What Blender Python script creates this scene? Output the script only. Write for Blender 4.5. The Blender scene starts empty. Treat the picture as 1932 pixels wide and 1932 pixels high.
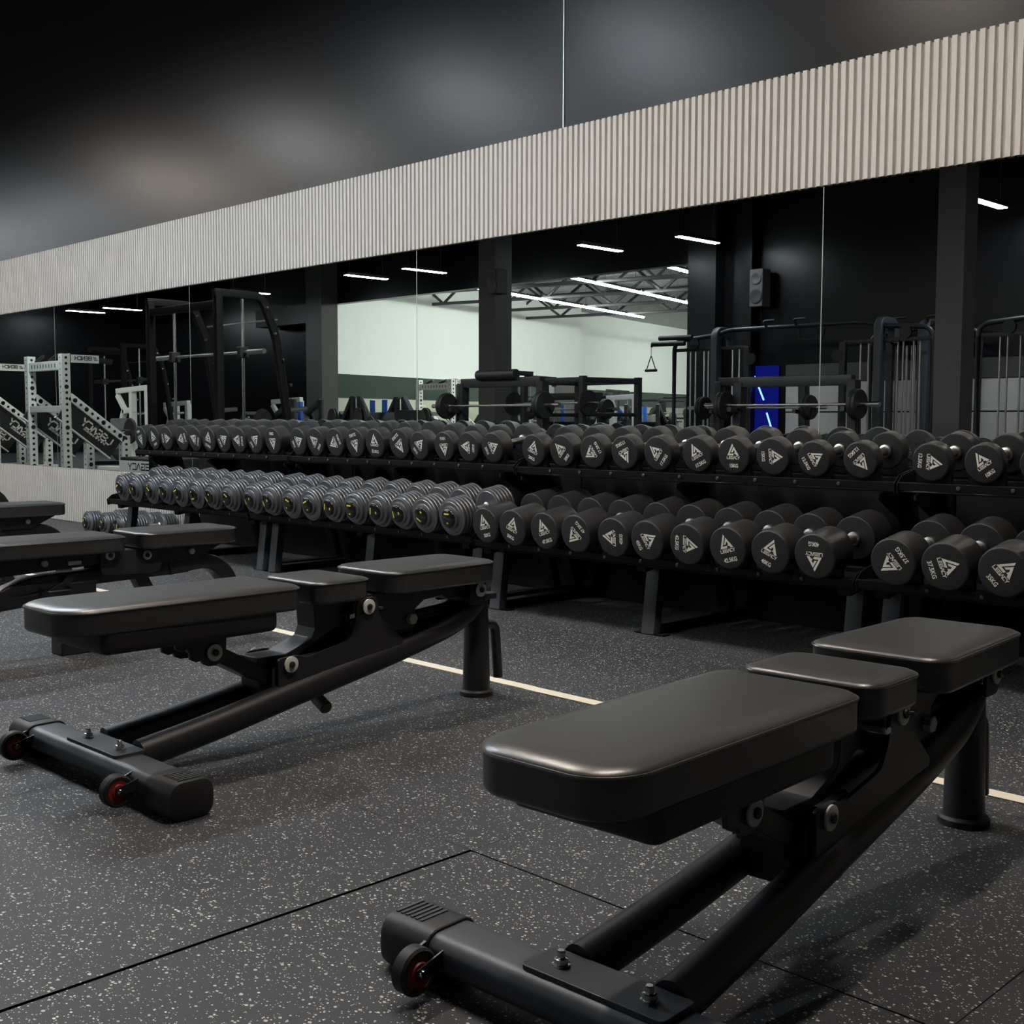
import bpy, bmesh, math, random
from math import sin, cos, pi, radians, atan2, sqrt, hypot
from mathutils import Vector, Matrix

random.seed(7)
SC = bpy.context.scene
COL = SC.collection
D = 4.424            # the mirror wall plane
H = 0.868            # camera height

# ------------------------------------------------------------------ materials
def nodes(name):
    m = bpy.data.materials.new(name); m.use_nodes = True
    nt = m.node_tree; b = nt.nodes['Principled BSDF']
    return m, nt, b

def mat(name, col, rough=.5, metal=0., bump=0., bscale=200., var=0., vscale=6., spec=.5, coat=0.):
    m, nt, b = nodes(name)
    b.inputs['Base Color'].default_value = (*col, 1)
    b.inputs['Roughness'].default_value = rough
    b.inputs['Metallic'].default_value = metal
    b.inputs['Specular IOR Level'].default_value = spec
    b.inputs['Coat Weight'].default_value = coat
    b.inputs['Coat Roughness'].default_value = .15
    tc = nt.nodes.new('ShaderNodeTexCoord')
    if var > 0:
        n = nt.nodes.new('ShaderNodeTexNoise'); n.inputs['Scale'].default_value = vscale; n.inputs['Detail'].default_value = 5
        nt.links.new(tc.outputs['Object'], n.inputs['Vector'])
        mx = nt.nodes.new('ShaderNodeMix'); mx.data_type = 'RGBA'
        mx.inputs['A'].default_value = (*[c*(1-var) for c in col], 1)
        mx.inputs['B'].default_value = (*[min(1, c*(1+var)) for c in col], 1)
        nt.links.new(n.outputs['Fac'], mx.inputs['Factor'])
        nt.links.new(mx.outputs['Result'], b.inputs['Base Color'])
    if bump > 0:
        n2 = nt.nodes.new('ShaderNodeTexNoise'); n2.inputs['Scale'].default_value = bscale; n2.inputs['Detail'].default_value = 3
        nt.links.new(tc.outputs['Object'], n2.inputs['Vector'])
        bp = nt.nodes.new('ShaderNodeBump'); bp.inputs['Strength'].default_value = bump; bp.inputs['Distance'].default_value = .002
        nt.links.new(n2.outputs['Fac'], bp.inputs['Height'])
        nt.links.new(bp.outputs['Normal'], b.inputs['Normal'])
    return m

def emit(name, col, s):
    m = bpy.data.materials.new(name); m.use_nodes = True; nt = m.node_tree
    nt.nodes.remove(nt.nodes['Principled BSDF'])
    e = nt.nodes.new('ShaderNodeEmission'); e.inputs['Color'].default_value = (*col, 1); e.inputs['Strength'].default_value = s
    nt.links.new(e.outputs[0], nt.nodes['Material Output'].inputs['Surface'])
    return m

def floor_mat():
    m, nt, b = nodes('speckled_rubber')
    tc = nt.nodes.new('ShaderNodeTexCoord'); L = nt.links
    def vor(scale, thr, pick):
        mp = nt.nodes.new('ShaderNodeMapping'); mp.inputs['Rotation'].default_value = (0, 0, scale*.013)
        mp.inputs['Scale'].default_value = (1, 1.25, 1)
        v = nt.nodes.new('ShaderNodeTexVoronoi'); v.inputs['Scale'].default_value = scale
        nz = nt.nodes.new('ShaderNodeTexNoise'); nz.inputs['Scale'].default_value = scale*1.6; nz.inputs['Detail'].default_value = 2
        ad = nt.nodes.new('ShaderNodeMix'); ad.data_type = 'VECTOR'; ad.inputs['Factor'].default_value = .004*60/scale*1.4
        L.new(tc.outputs['Object'], mp.inputs['Vector']); L.new(tc.outputs['Object'], nz.inputs['Vector'])
        L.new(mp.outputs[0], ad.inputs['A']); L.new(nz.outputs['Color'], ad.inputs['B']); L.new(ad.outputs['Result'], v.inputs['Vector'])
        sep = nt.nodes.new('ShaderNodeSeparateColor'); L.new(v.outputs['Color'], sep.inputs[0])
        size = nt.nodes.new('ShaderNodeMath'); size.operation = 'MULTIPLY'; L.new(sep.outputs[1], size.inputs[0]); size.inputs[1].default_value = thr
        lt = nt.nodes.new('ShaderNodeMath'); lt.operation = 'LESS_THAN'; L.new(v.outputs['Distance'], lt.inputs[0]); L.new(size.outputs[0], lt.inputs[1])
        pk = nt.nodes.new('ShaderNodeMath'); pk.operation = 'LESS_THAN'; L.new(sep.outputs[0], pk.inputs[0]); pk.inputs[1].default_value = pick
        mu = nt.nodes.new('ShaderNodeMath'); mu.operation = 'MULTIPLY'; L.new(lt.outputs[0], mu.inputs[0]); L.new(pk.outputs[0], mu.inputs[1])
        return mu, sep
    a, sa = vor(118, .44, .33); c, sc_ = vor(240, .44, .30)
    mx = nt.nodes.new('ShaderNodeMath'); mx.operation = 'MAXIMUM'; L.new(a.outputs[0], mx.inputs[0]); L.new(c.outputs[0], mx.inputs[1])
    base = nt.nodes.new('ShaderNodeTexNoise'); base.inputs['Scale'].default_value = 3.; base.inputs['Detail'].default_value = 8
    L.new(tc.outputs['Object'], base.inputs['Vector'])
    bc = nt.nodes.new('ShaderNodeMix'); bc.data_type = 'RGBA'
    bc.inputs['A'].default_value = (.024, .0255, .031, 1); bc.inputs['B'].default_value = (.038, .040, .047, 1)
    L.new(base.outputs['Fac'], bc.inputs['Factor'])
    sp = nt.nodes.new('ShaderNodeMix'); sp.data_type = 'RGBA'
    sp.inputs['A'].default_value = (.42, .41, .35, 1); sp.inputs['B'].default_value = (.74, .73, .64, 1); L.new(sa.outputs[2], sp.inputs['Factor'])
    out = nt.nodes.new('ShaderNodeMix'); out.data_type = 'RGBA'
    L.new(mx.outputs[0], out.inputs['Factor']); L.new(bc.outputs['Result'], out.inputs['A']); L.new(sp.outputs['Result'], out.inputs['B'])
    L.new(out.outputs['Result'], b.inputs['Base Color'])
    b.inputs['Roughness'].default_value = .62; b.inputs['Specular IOR Level'].default_value = .35
    n2 = nt.nodes.new('ShaderNodeTexNoise'); n2.inputs['Scale'].default_value = 350
    L.new(tc.outputs['Object'], n2.inputs['Vector'])
    bp = nt.nodes.new('ShaderNodeBump'); bp.inputs['Strength'].default_value = .25; bp.inputs['Distance'].default_value = .002
    L.new(n2.outputs['Fac'], bp.inputs['Height']); L.new(bp.outputs['Normal'], b.inputs['Normal'])
    return m

def steel_mat():
    m, nt, b = nodes('knurled_steel')
    tc = nt.nodes.new('ShaderNodeTexCoord')
    w = nt.nodes.new('ShaderNodeTexChecker'); w.inputs['Scale'].default_value = 420
    nt.links.new(tc.outputs['Object'], w.inputs['Vector'])
    bp = nt.nodes.new('ShaderNodeBump'); bp.inputs['Strength'].default_value = .15; bp.inputs['Distance'].default_value = .0006
    nt.links.new(w.outputs['Fac'], bp.inputs['Height']); nt.links.new(bp.outputs['Normal'], b.inputs['Normal'])
    b.inputs['Base Color'].default_value = (.62, .61, .6, 1); b.inputs['Metallic'].default_value = 1; b.inputs['Roughness'].default_value = .28
    return m

def roof_mat():
    m, nt, b = nodes('corrugated_roof')
    tc = nt.nodes.new('ShaderNodeTexCoord')
    w = nt.nodes.new('ShaderNodeTexWave'); w.inputs['Scale'].default_value = 1.6; w.inputs['Distortion'].default_value = 0
    nt.links.new(tc.outputs['Object'], w.inputs['Vector'])
    r = nt.nodes.new('ShaderNodeMix'); r.data_type = 'RGBA'; r.inputs['A'].default_value = (.10, .11, .11, 1); r.inputs['B'].default_value = (.45, .47, .46, 1)
    nt.links.new(w.outputs['Fac'], r.inputs['Factor']); nt.links.new(r.outputs['Result'], b.inputs['Base Color'])
    b.inputs['Roughness'].default_value = .5
    return m

M = {}
M['floor'] = floor_mat()
M['gap'] = mat('rubber_gap', (.006, .006, .007), .9)
M['wall'] = mat('black_wall_paint', (.005, .005, .006), .33, bump=.04, bscale=60, spec=.22)
M['ceil'] = mat('black_ceiling', (.006, .006, .007), .7, bump=.05)
M['slat'] = mat('beige_slat', (.60, .575, .545), .55, bump=.03, var=.03)
M['tape'] = mat('cream_tape', (.78, .72, .60), .6, var=.06, vscale=40)
M['mirror'] = mat('mirror_silver', (.86, .89, .87), .0, 1.)
M['edge'] = mat('mirror_edge', (.55, .58, .55), .3, .6)
M['rubber'] = mat('black_urethane', (.013, .013, .0145), .50, bump=.12, bscale=500, var=.15, vscale=30)
M['logo'] = mat('cream_print', (.72, .72, .66), .55, bump=.02)
M['steel'] = steel_mat()
M['silver'] = mat('grey_cast_iron', (.16, .165, .175), .35, .65, bump=.1, bscale=300, var=.2, vscale=25)
M['cap'] = mat('glossy_black_cap', (.008, .008, .009), .12, bump=.01)
M['yellow'] = mat('yellow_print', (.70, .58, .06), .5, bump=.02)
M['frame'] = mat('black_powder_coat', (.016, .016, .019), .42, bump=.15, bscale=900, var=.1)
M['rackleg'] = mat('charcoal_powder_coat', (.05, .055, .065), .45, bump=.12, bscale=700)
M['rack'] = mat('matt_black_steel', (.0035, .0035, .004), .6, bump=.1, bscale=800, spec=.2)
M['boltm'] = mat('dark_bolt', (.10, .10, .10), .4, .8)
M['leather'] = mat('black_leather', (.029, .029, .030), .34, spec=.85, bump=.10, bscale=380, var=.12, vscale=9)
M['shell'] = mat('black_plastic_shell', (.010, .010, .011), .55, bump=.08, bscale=300)
M['chrome'] = mat('chrome', (.75, .75, .74), .18, 1., bump=.01)
M['washer'] = mat('pale_washer', (.72, .74, .69), .5, .1, bump=.03)
M['red'] = mat('red_hub', (.22, .018, .014), .45, var=.3, vscale=60)
M['tyre'] = mat('black_tyre', (.010, .010, .010), .6, bump=.05)
M['brass'] = mat('dark_bronze_knob', (.09, .065, .035), .5, bump=.1)
M['white'] = mat('white_plaster', (.80, .84, .80), .7, bump=.03, var=.02)
M['wpaint'] = mat('white_powder_coat', (.74, .76, .71), .45, bump=.05)
M['hole'] = mat('black_hole', (.004, .004, .004), .8)
M['roof'] = roof_mat()
M['glassband'] = mat('dark_green_glass', (.035, .05, .043), .1, 0., bump=.0)
M['pale'] = mat('pale_cladding', (.34, .36, .28), .6, bump=.03, var=.05)
M['bluew'] = mat('blue_panel', (.01, .015, .22), .4, bump=.02)
M['blueball'] = mat('blue_rubber', (.05, .13, .34), .3, bump=.03)
M['yball'] = mat('yellow_rubber', (.75, .40, .03), .45, bump=.03)
M['bblue'] = mat('bright_blue_rubber', (.03, .15, .62), .4, bump=.03)
M['cool'] = emit('cool_lamp', (.84, .93, 1.0), 195)
M['cool_mid'] = emit('cool_lamp_mid', (.84, .93, 1.0), 150)
M['cool_far'] = emit('cool_lamp_far', (.84, .93, 1.0), 75)
M['neutral'] = emit('neutral_lamp', (.97, .98, .98), 165)
M['warm'] = emit('warm_lamp', (1.0, .89, .78), 175)
M['tube'] = emit('led_tube', (.95, 1.0, .95), 125)
M['blueled'] = emit('blue_led', (.05, .12, 1.0), 9)
M['bluewall'] = emit('blue_glow_panel', (.004, .006, .12), 1.0)
M['grey'] = mat('grey_upholstery', (.16, .16, .16), .55, bump=.1)

# ------------------------------------------------------------------ mesh builder
def fillet(pts, r, n=6):
    """round the corners of a polyline"""
    P = [Vector(p) for p in pts]; out = [P[0]]
    for i in range(1, len(P)-1):
        a, b, c = P[i-1], P[i], P[i+1]
        d1 = (a-b); d2 = (c-b); l = min(r, d1.length*.49, d2.length*.49)
        p1 = b + d1.normalized()*l; p2 = b + d2.normalized()*l
        for k in range(n+1):
            t = k/n; out.append((1-t)**2*p1 + 2*t*(1-t)*b + t*t*p2)
    out.append(P[-1]); return out

def rrect(x0, x1, y0, y1, r, n=6):
    """rounded rectangle outline, counter-clockwise; r = one radius or four (x1y0, x1y1, x0y1, x0y0)"""
    R = [r]*4 if not isinstance(r, (list, tuple)) else r
    C = [((x1-R[0], y0+R[0]), -90, R[0]), ((x1-R[1], y1-R[1]), 0, R[1]), ((x0+R[2], y1-R[2]), 90, R[2]), ((x0+R[3], y0+R[3]), 180, R[3])]
    out = []
    for (c, a, rr) in C:
        for k in range(n+1):
            t = radians(a+90*k/n); out.append((c[0]+rr*cos(t), c[1]+rr*sin(t)))
    return out

def rpoly(pts, r, n=5):
    P = [Vector((p[0], p[1], 0)) for p in pts]; out = []; N = len(P)
    for i in range(N):
        a, b, c = P[i-1], P[i], P[(i+1) % N]
        d1 = a-b; d2 = c-b; l = min(r, d1.length*.45, d2.length*.45)
        p1 = b+d1.normalized()*l; p2 = b+d2.normalized()*l
        for k in range(n+1):
            t = k/n; q = (1-t)**2*p1+2*t*(1-t)*b+t*t*p2; out.append((q.x, q.y))
    return out

def inset(poly, d):
    N = len(poly); out = []
    for i in range(N):
        a, b = Vector(poly[i-1]), Vector(poly[(i+1) % N]); t = (b-a).normalized()
        out.append((poly[i][0]-t.y*d, poly[i][1]+t.x*d))
    return out

class MB:
    def __init__(s): s.bm = bmesh.new()
    def box(s, x0, x1, y0, y1, z0, z1):
        v = [s.bm.verts.new(p) for p in [(x0, y0, z0), (x1, y0, z0), (x1, y1, z0), (x0, y1, z0), (x0, y0, z1), (x1, y0, z1), (x1, y1, z1), (x0, y1, z1)]]
        for f in [(3, 2, 1, 0), (4, 5, 6, 7), (0, 1, 5, 4), (1, 2, 6, 5), (2, 3, 7, 6), (3, 0, 4, 7)]: s.bm.faces.new([v[i] for i in f])
        return s
    def quad(s, pts):
        s.bm.faces.new([s.bm.verts.new(p) for p in pts]); return s
    def rings(s, rings, cap=True):
        R = [[s.bm.verts.new(p) for p in r] for r in rings]; n = len(R[0])
        for a, b in zip(R, R[1:]):
            for i in range(n): s.bm.faces.new([a[i], a[(i+1) % n], b[(i+1) % n], b[i]])
        if cap:
            s.bm.faces.new(R[0][::-1]); s.bm.faces.new(R[-1])
        return s
    def tube(s, pts, rx, rz=None, n=12, cap=True, up=(0, 0, 1), square=False, rr=.25):
        P = [Vector(p) for p in pts]; rz = rz or rx; rings = []
        U0 = Vector(up)
        for i, p in enumerate(P):
            t = (P[min(i+1, len(P)-1)]-P[max(i-1, 0)]).normalized()
            side = t.cross(U0)
            if side.length < 1e-4: side = t.cross(Vector((0, 1, 0)))
            if side.length < 1e-4: side = t.cross(Vector((1, 0, 0)))
            side.normalize(); u = side.cross(t).normalized()
            if square:
                prof = rrect(-rx, rx, -rz, rz, min(rx, rz)*rr, 3)
            else:
                prof = [(rx*cos(2*pi*k/n), rz*sin(2*pi*k/n)) for k in range(n)]
            rings.append([p+side*a+u*b for a, b in prof])
        return s.rings([r[::-1] for r in rings], cap)
    def bar(s, a, b, w, h, up=(0, 0, 1)): return s.tube([a, b], w/2, h/2, up=up, square=True, rr=.12)
    def lathe(s, prof, o=(0, 0, 0), axis=(0, 1, 0), n=40):
        """prof = [(along, radius)] about an axis through o"""
        A = Vector(axis).normalized(); O = Vector(o)
        ref = Vector((0, 0, 1)) if abs(A.z) < .9 else Vector((1, 0, 0))
        X = ref.cross(A).normalized(); Y = A.cross(X); rings = []
        for a, r in prof:
            r = max(r, 1e-5)
            rings.append([O+A*a+X*(r*cos(2*pi*k/n))+Y*(r*sin(2*pi*k/n)) for k in range(n)])
        return s.rings(rings)
    def prism(s, poly, c0, c1, plane='yz'):
        f = {'yz': lambda a, b, c: (c, a, b), 'xz': lambda a, b, c: (a, c, b), 'xy': lambda a, b, c: (a, b, c)}[plane]
        A = [s.bm.verts.new(f(*p, c0)) for p in poly]; B = [s.bm.verts.new(f(*p, c1)) for p in poly]; n = len(poly)
        s.bm.faces.new(A[::-1]); s.bm.faces.new(B)
        for i in range(n): s.bm.faces.new([A[i], A[(i+1) % n], B[(i+1) % n], B[i]])
        return s
    def sphere(s, c, r, n=20):
        return s.lathe([(-r*cos(pi*k/12), r*sin(pi*k/12)) for k in range(13)], c, (0, 0, 1), n)
    def mesh(s, name, material, smooth=True, ang=35):
        bmesh.ops.recalc_face_normals(s.bm, faces=s.bm.faces[:])
        me = bpy.data.meshes.new(name); s.bm.to_mesh(me); s.bm.free(); me.materials.append(material)
        if smooth:
            me.shade_smooth(); me.set_sharp_from_angle(angle=radians(ang))
        return me
    def build(s, name, material, parent=None, loc=None, bevel=0., smooth=True, ang=35):
        me = s.mesh(name, material, smooth, ang); return put(name, me, parent, loc, bevel)

def put(name, me, parent=None, loc=None, bevel=0.):
    o = bpy.data.objects.new(name, me); COL.objects.link(o)
    if parent: o.parent = parent
    if loc: o.location = loc
    if bevel > 0:
        b = o.modifiers.new('bevel', 'BEVEL'); b.width = bevel; b.segments = 2; b.limit_method = 'ANGLE'; b.angle_limit = radians(40)
    return o

def tag(o, label, cat, group=None):
    o['label'] = label; o['category'] = cat
    if group: o['group'] = group
    return o
def thing(name, label, cat, loc=(0, 0, 0), rotz=0., group=None):
    o = bpy.data.objects.new(name, None); COL.objects.link(o); o.empty_display_size = .1
    o.location = loc; o.rotation_euler = (0, 0, rotz)
    return tag(o, label, cat, group)
def dup(root, loc=None, rotz=None, label=None):
    r = root.copy(); COL.objects.link(r)
    if loc is not None: r.location = loc
    if rotz is not None: r.rotation_euler = (0, 0, rotz)
    if label: r['label'] = label
    for ch in list(root.children):
        c = ch.copy(); COL.objects.link(c); c.parent = r
        for g in list(ch.children):
            d = g.copy(); COL.objects.link(d); d.parent = c
    return r
def struct(name, mb, m, bevel=0., smooth=False):
    o = mb.build(name, m, None, None, bevel, smooth); o['kind'] = 'structure'; return o

# ------------------------------------------------------------------ lettering
_fc = {}
def glyphs(txt):
    """flat text in the built-in font -> (verts, faces, width, height), origin at lower left"""
    if txt in _fc: return _fc[txt]
    cu = bpy.data.curves.new('t', 'FONT'); cu.body = txt; cu.size = 1; cu.offset = .03; cu.resolution_u = 3
    o = bpy.data.objects.new('t', cu); COL.objects.link(o)
    dg = bpy.context.evaluated_depsgraph_get(); me = o.evaluated_get(dg).to_mesh()
    V = [v.co.copy() for v in me.vertices]; F = [list(p.vertices) for p in me.polygons]
    o.evaluated_get(dg).to_mesh_clear()
    bpy.data.objects.remove(o); bpy.data.curves.remove(cu)
    x0 = min(v.x for v in V); x1 = max(v.x for v in V); y0 = min(v.y for v in V); y1 = max(v.y for v in V)
    V = [((v.x-x0), (v.y-y0)) for v in V]
    _fc[txt] = (V, F, x1-x0, y1-y0); return _fc[txt]

def text_flat(bm, txt, cx, y0, w, h, place):
    V, F, tw, th = glyphs(txt)
    vs = [bm.verts.new(place(cx+(x/tw-.5)*w, y0+y/th*h)) for x, y in V]
    for f in F:
        try: bm.faces.new([vs[i] for i in f])
        except ValueError: pass

STROKES = {'L': [[(0, 1), (0, 0), (.85, 0)]], 'E': [[(.85, 1), (0, 1), (0, 0), (.85, 0)], [(0, .5), (.75, .5)]],
           'G': [[(.85, 1), (0, 1), (0, 0), (.85, 0), (.85, .48), (.45, .48)]], 'A': [[(0, 0), (.42, 1), (.5, 1), (.92, 0)]],
           'C': [[(.85, 1), (0, 1), (0, 0), (.85, 0)]], 'B': [[(0, 0), (0, 1), (.75, 1), (.85, .75), (.7, .5), (.85, .25), (.75, 0), (0, 0)], [(0, .5), (.7, .5)]], 'N': [[(0, 0), (0, 1), (.85, 0), (.85, 1)]], 'H': [[(0, 0), (0, 1)], [(.85, 0), (.85, 1)], [(0, .5), (.85, .5)]],
           'Y': [[(0, 1), (.42, .45), (.85, 1)], [(.42, .45), (.42, 0)]]}
def stroke_word(bm, word, cx, y0, w, h, th, place, gap=.28):
    tot = sum(.85+gap for _ in word)-gap; k = w/tot; x = cx-w/2
    for ch in word:
        for st in STROKES[ch]:
            P = [Vector((x+a*k, y0+b*h)) for a, b in st]
            for a, b in zip(P, P[1:]):
                t = (b-a).normalized()*(th/2); n = Vector((-t.y, t.x))
                q = [a-t-n, b+t-n, b+t+n, a-t+n]
                bm.faces.new([bm.verts.new(place(*p)) for p in q])
        x += (.85+gap)*k

L_POLY = [(0, 1), (-.60, 0), (.02, 0), (.09, .16), (-.34, .16), (.09, .83)]
A_POLY = [(.13, .75), (.60, 0), (.35, 0), (.27, .14), (.13, .14), (.21, .31), (.12, .46), (-.02, .26), (-.19, .26)]
def triangle_mark(bm, cx, y0, w, h, place):
    for poly in (L_POLY, A_POLY):
        bm.faces.new([bm.verts.new(place(cx+x*w/1.2, y0+y*h)) for x, y in poly])

def logo_mesh(kg, dia, y, back=False):
    """printed emblem, name and weight on one end face; y = plane of the face"""
    mb = MB(); s = -1 if back else 1
    pl = lambda a, b: (s*a, y, b)
    triangle_mark(mb.bm, 0, .005*dia, .37*dia, .33*dia, pl)
    stroke_word(mb.bm, 'LEGACY', 0, -.088*dia, .40*dia, .066*dia, .0185*dia, pl)
    w = {3: .20, 4: .26, 5: .33, 6: .37}[len(kg)]
    text_flat(mb.bm, kg, 0, -.325*dia, w*dia, .105*dia, pl)
    bmesh.ops.triangulate(mb.bm, faces=[f for f in mb.bm.faces if len(f.verts) > 4])
    want = 1 if back else -1
    me = bpy.data.meshes.new('logo')
    for f in mb.bm.faces:
        f.normal_update()
        if f.normal.y*want < 0: f.normal_flip()
    mb.bm.to_mesh(me); mb.bm.free(); me.materials.append(M['logo']); return me

# ------------------------------------------------------------------ the room
X0, X1 = -31.0, 4.0
mb = MB()
xs = [-1.7255+k for k in range(-30, 7)]; ys = [1.587+k for k in range(-37, 4)]
for i in range(len(xs)-1):
    for j in range(len(ys)-1):
        g = [.0009]*4
        if j == len(ys)-1: pass
        x0, x1, y0, y1 = xs[i], xs[i+1], ys[j], ys[j+1]
        if abs(x0+1.7255) < .01 and y1 < 1.6: g[0] = .0045
        if abs(x1+1.7255) < .01 and y1 < 1.6: g[1] = .0045
        if abs(y1-1.587) < .01 and -1.75 < x0 < -.5: g[3] = .0032
        if abs(y0-1.587) < .01 and -1.75 < x0 < -.5: g[2] = .001
        mb.quad([(x0+g[0], y0+g[2], 0), (x1-g[1], y0+g[2], 0), (x1-g[1], y1-g[3], 0), (x0+g[0], y1-g[3], 0)])
for y0, y1 in ((4.587, 4.62),):
    mb.quad([(xs[0], y0, 0), (xs[-1], y0, 0), (xs[-1], y1, 0), (xs[0], y1, 0)])
struct('floor', mb, M['floor'])
struct('floor_base', MB().box(-33, 5.5, -36.5, 4.7, -.12, -.012), M['gap'])
ZC = 5.2
struct('wall_back', MB().box(X0, X1, D+.008, D+.25, 0, ZC), M['wall'])
struct('wall_left', MB().box(X0-.2, X0, -7.4, D+.25, 0, ZC), M['wall'])
struct('wall_right', MB().box(X1, X1+.2, -7.4, D+.25, 0, ZC), M['wall'])
struct('ceiling', MB().box(X0-.2, X1+.2, -7.4, D+.25, ZC, ZC+.2), M['ceil'])
# the wall behind the camera, with the wide opening to the bright hall
struct('wall_front', MB().box(-12.0, X1, -7.4, -7.2, 0, ZC).box(X0, -22.3, -7.4, -7.2, 0, ZC).box(-22.3, -12.0, -7.4, -7.2, 3.47, ZC), M['wall'])
# vertical joint line high on the mirror wall
struct('trim_1', MB().box(-4.136, -4.131, D+.002, D+.008, 2.32, ZC-.01), M['edge'])

# slatted cladding above and below the mirrors
def slats(name, z0, z1, xa, xb, p=.0357, w=.0205, d=.019, back=True, y=D+.008):
    mb = MB(); n = int((xb-xa)/p)
    mb.box(xa, xa+n*p, y-.006, y-.0005, z0+.002, z1-.002)
    for k in range(n): mb.box(xa+k*p, xa+k*p+w, y-.006-d, y-.006, z0, z1)
    return struct(name, mb, M['slat'])
slats('trim_2', 1.838, 2.320, -14.5, X1-.02)
slats('trim_3', 0.004, .457, -14.5, X1-.02)
slats('trim_4', 1.838, 2.320, X0+.05, -14.52, p=.0357)
slats('trim_5', 0.004, .457, X0+.05, -14.52, p=.0357)

# mirror panels
seams = [-30.95, -28.0, -25.4, -22.8, -20.2, -17.6, -15.1, -12.61, -10.103, -7.818, -5.268, -2.654, -.05, 2.5, 3.98]
names = ['far left end of the wall', 'beside the far left end', 'third from the far left end', 'fourth from the far left end', 'fifth from the far left end',
         'sixth from the far left end', 'left of the white frame reflection', 'left of the panel showing the perforated white rig', 'showing the perforated white rig',
         'behind the leftmost rack end, showing the dark frame machine', 'showing the dark machine and left part of the bright hall',
         'showing the column and the right part of the bright hall', 'at the right edge, showing the dark column', 'beyond the right edge']
for k in range(len(seams)-1):
    a, b = seams[k], seams[k+1]
    o = MB().box(a+.002, b-.002, D, D+.005, .459, 1.836).build('wall_mirror', M['mirror'], smooth=False)
    tag(o, 'tall wall mirror panel, '+names[k], 'mirror', 'mirror panels along the wall')
    MB().box(b-.002, b+.002, D-.0005, D+.005, .459, 1.836).build('edge_strip', M['edge'], o, smooth=False)

# cream marking tape on the floor
tp = MB().box(-7.2, -2.665, 2.692, 2.740, .0004, .0018).build('floor_tape', M['tape'], smooth=False)
tag(tp, 'long cream marking tape on the floor running left under the benches', 'tape')
tp = MB().box(-2.672, 2.6, 2.684, 2.732, .0019, .0032).build('floor_tape', M['tape'], smooth=False)
tag(tp, 'cream marking tape on the floor running right behind the nearest bench', 'tape')

# ------------------------------------------------------------------ dumbbells
TH = radians(9.5)
def head_prof(L, r, e=.007, dish=True):
    p = [(0, 0), (0, r-.020), (.0022, r-.016), (.0022, r-.0155), (.0005, r-.012), (.0008, r-e)]
    p = [(0.0, .001), (0.0, r-e)]
    p += [(e*(1-cos(t)), r-e+e*sin(t)) for t in (pi/8, pi/4, 3*pi/8, pi/2)]
    p += [(L-e*.6*(1-sin(t)), r-e*.6+e*.6*cos(t)) for t in (0, pi/6, pi/3, pi/2)]
    p += [(L, .02)]
    return p
HANDLE = .147
_black = {}
def black_parts(kg, r):
    key = (kg, r)
    if key in _black: return _black[key]
    w = float(kg); mass = max((w-1.6)/2, 1.)
    L = max(.034, mass/(7850*pi*r*r)*1.03)
    h1 = MB().lathe(head_prof(L, r), n=56).mesh('head', M['rubber'])
    h2 = MB().lathe([(-a, b) for a, b in head_prof(L, r)], n=56).mesh('head', M['rubber'])
    hd = MB().lathe([(-.004, .0165), (.0, .0245), (.012, .0245), (.016, .0175), (.03, .0162), (HANDLE/2, .0172), (HANDLE-.03, .0162), (HANDLE-.016, .0175), (HANDLE-.012, .0245), (HANDLE, .0245), (HANDLE+.004, .0165)], n=24).mesh('handle', M['steel'])
    T = 2*L+HANDLE
    txt = kg+'KG'
    _black[key] = (h1, h2, hd, logo_mesh(txt, 2*r, -.0006), logo_mesh(txt, 2*r, .0006, True), L, T)
    return _black[key]

def black_dumbbell(x, yf, zc, kg, r, roll, label, group):
    h1, h2, hd, lf, lb, L, T = black_parts(kg, r)
    t = thing('dumbbell', label, 'dumbbell', (x, yf, zc), 0, group)
    t.rotation_mode = 'YXZ'; t.rotation_euler = (TH, radians(roll), 0)
    put('head', h1, t); put('head', h2, t, (0, T, 0)); put('handle', hd, t, (0, L, 0))
    put('logo', lf, t); put('logo', lb, t, (0, T, 0))
    return t

# upper tier: x, weight, radius, roll of the print (clockwise degrees)
ORD = ['first', 'second', 'third', 'fourth', 'fifth', 'sixth', 'seventh', 'eighth', 'ninth', 'tenth', 'eleventh', 'twelfth', 'thirteenth']
TOPX = [-7.5870, -7.4000, -7.2290, -7.0222, -6.8608, -6.6920, -6.5140, -6.3400, -6.1570, -5.9640, -5.7070, -5.5360, -5.3510, -5.1700, -4.9960, -4.7930, -4.6330, -4.4410, -4.2650, -4.0940, -3.8200, -3.6410, -3.4570, -3.2760, -3.0950, -2.8940, -2.7170, -2.5380, -2.3580, -2.1690, -1.9020, -1.7150, -1.5290]
TOPD = [('30', 165), ('30', -18), ('27.5', 90), ('27.5', -100), ('27.5', -66), ('27.5', 20), ('27.5', 64), ('27.5', -82), ('25', 55), ('25', 180),
        ('25', 70), ('25', -50), ('22.5', -112), ('22.5', 168), ('22.5', 4), ('22.5', 148), ('20', 50), ('15', 178), ('15', -82), ('20', 68),
        ('20', 22), ('20', -45), ('17.5', -120), ('17.5', 157), ('17.5', -50), ('17.5', -25), ('15', 0), ('15', 90), ('12.5', 62), ('12.5', 140),
        ('12.5', 98), ('10', -35), ('10', 30)]
def tilt_words(a):
    a = (a+180) % 360-180
    if abs(a) < 12: return 'upright'
    if abs(a) > 155: return 'upside-down'
    if 70 <= abs(a) <= 110: return 'sideways'
    return 'tilted'
def rad_top(k):
    w = float(k)
    return .0792 if w > 21 else .0730 if w > 14 else .0682
RK = ['leftmost rack', 'second rack from left', 'third rack from left', 'rightmost rack']
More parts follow.
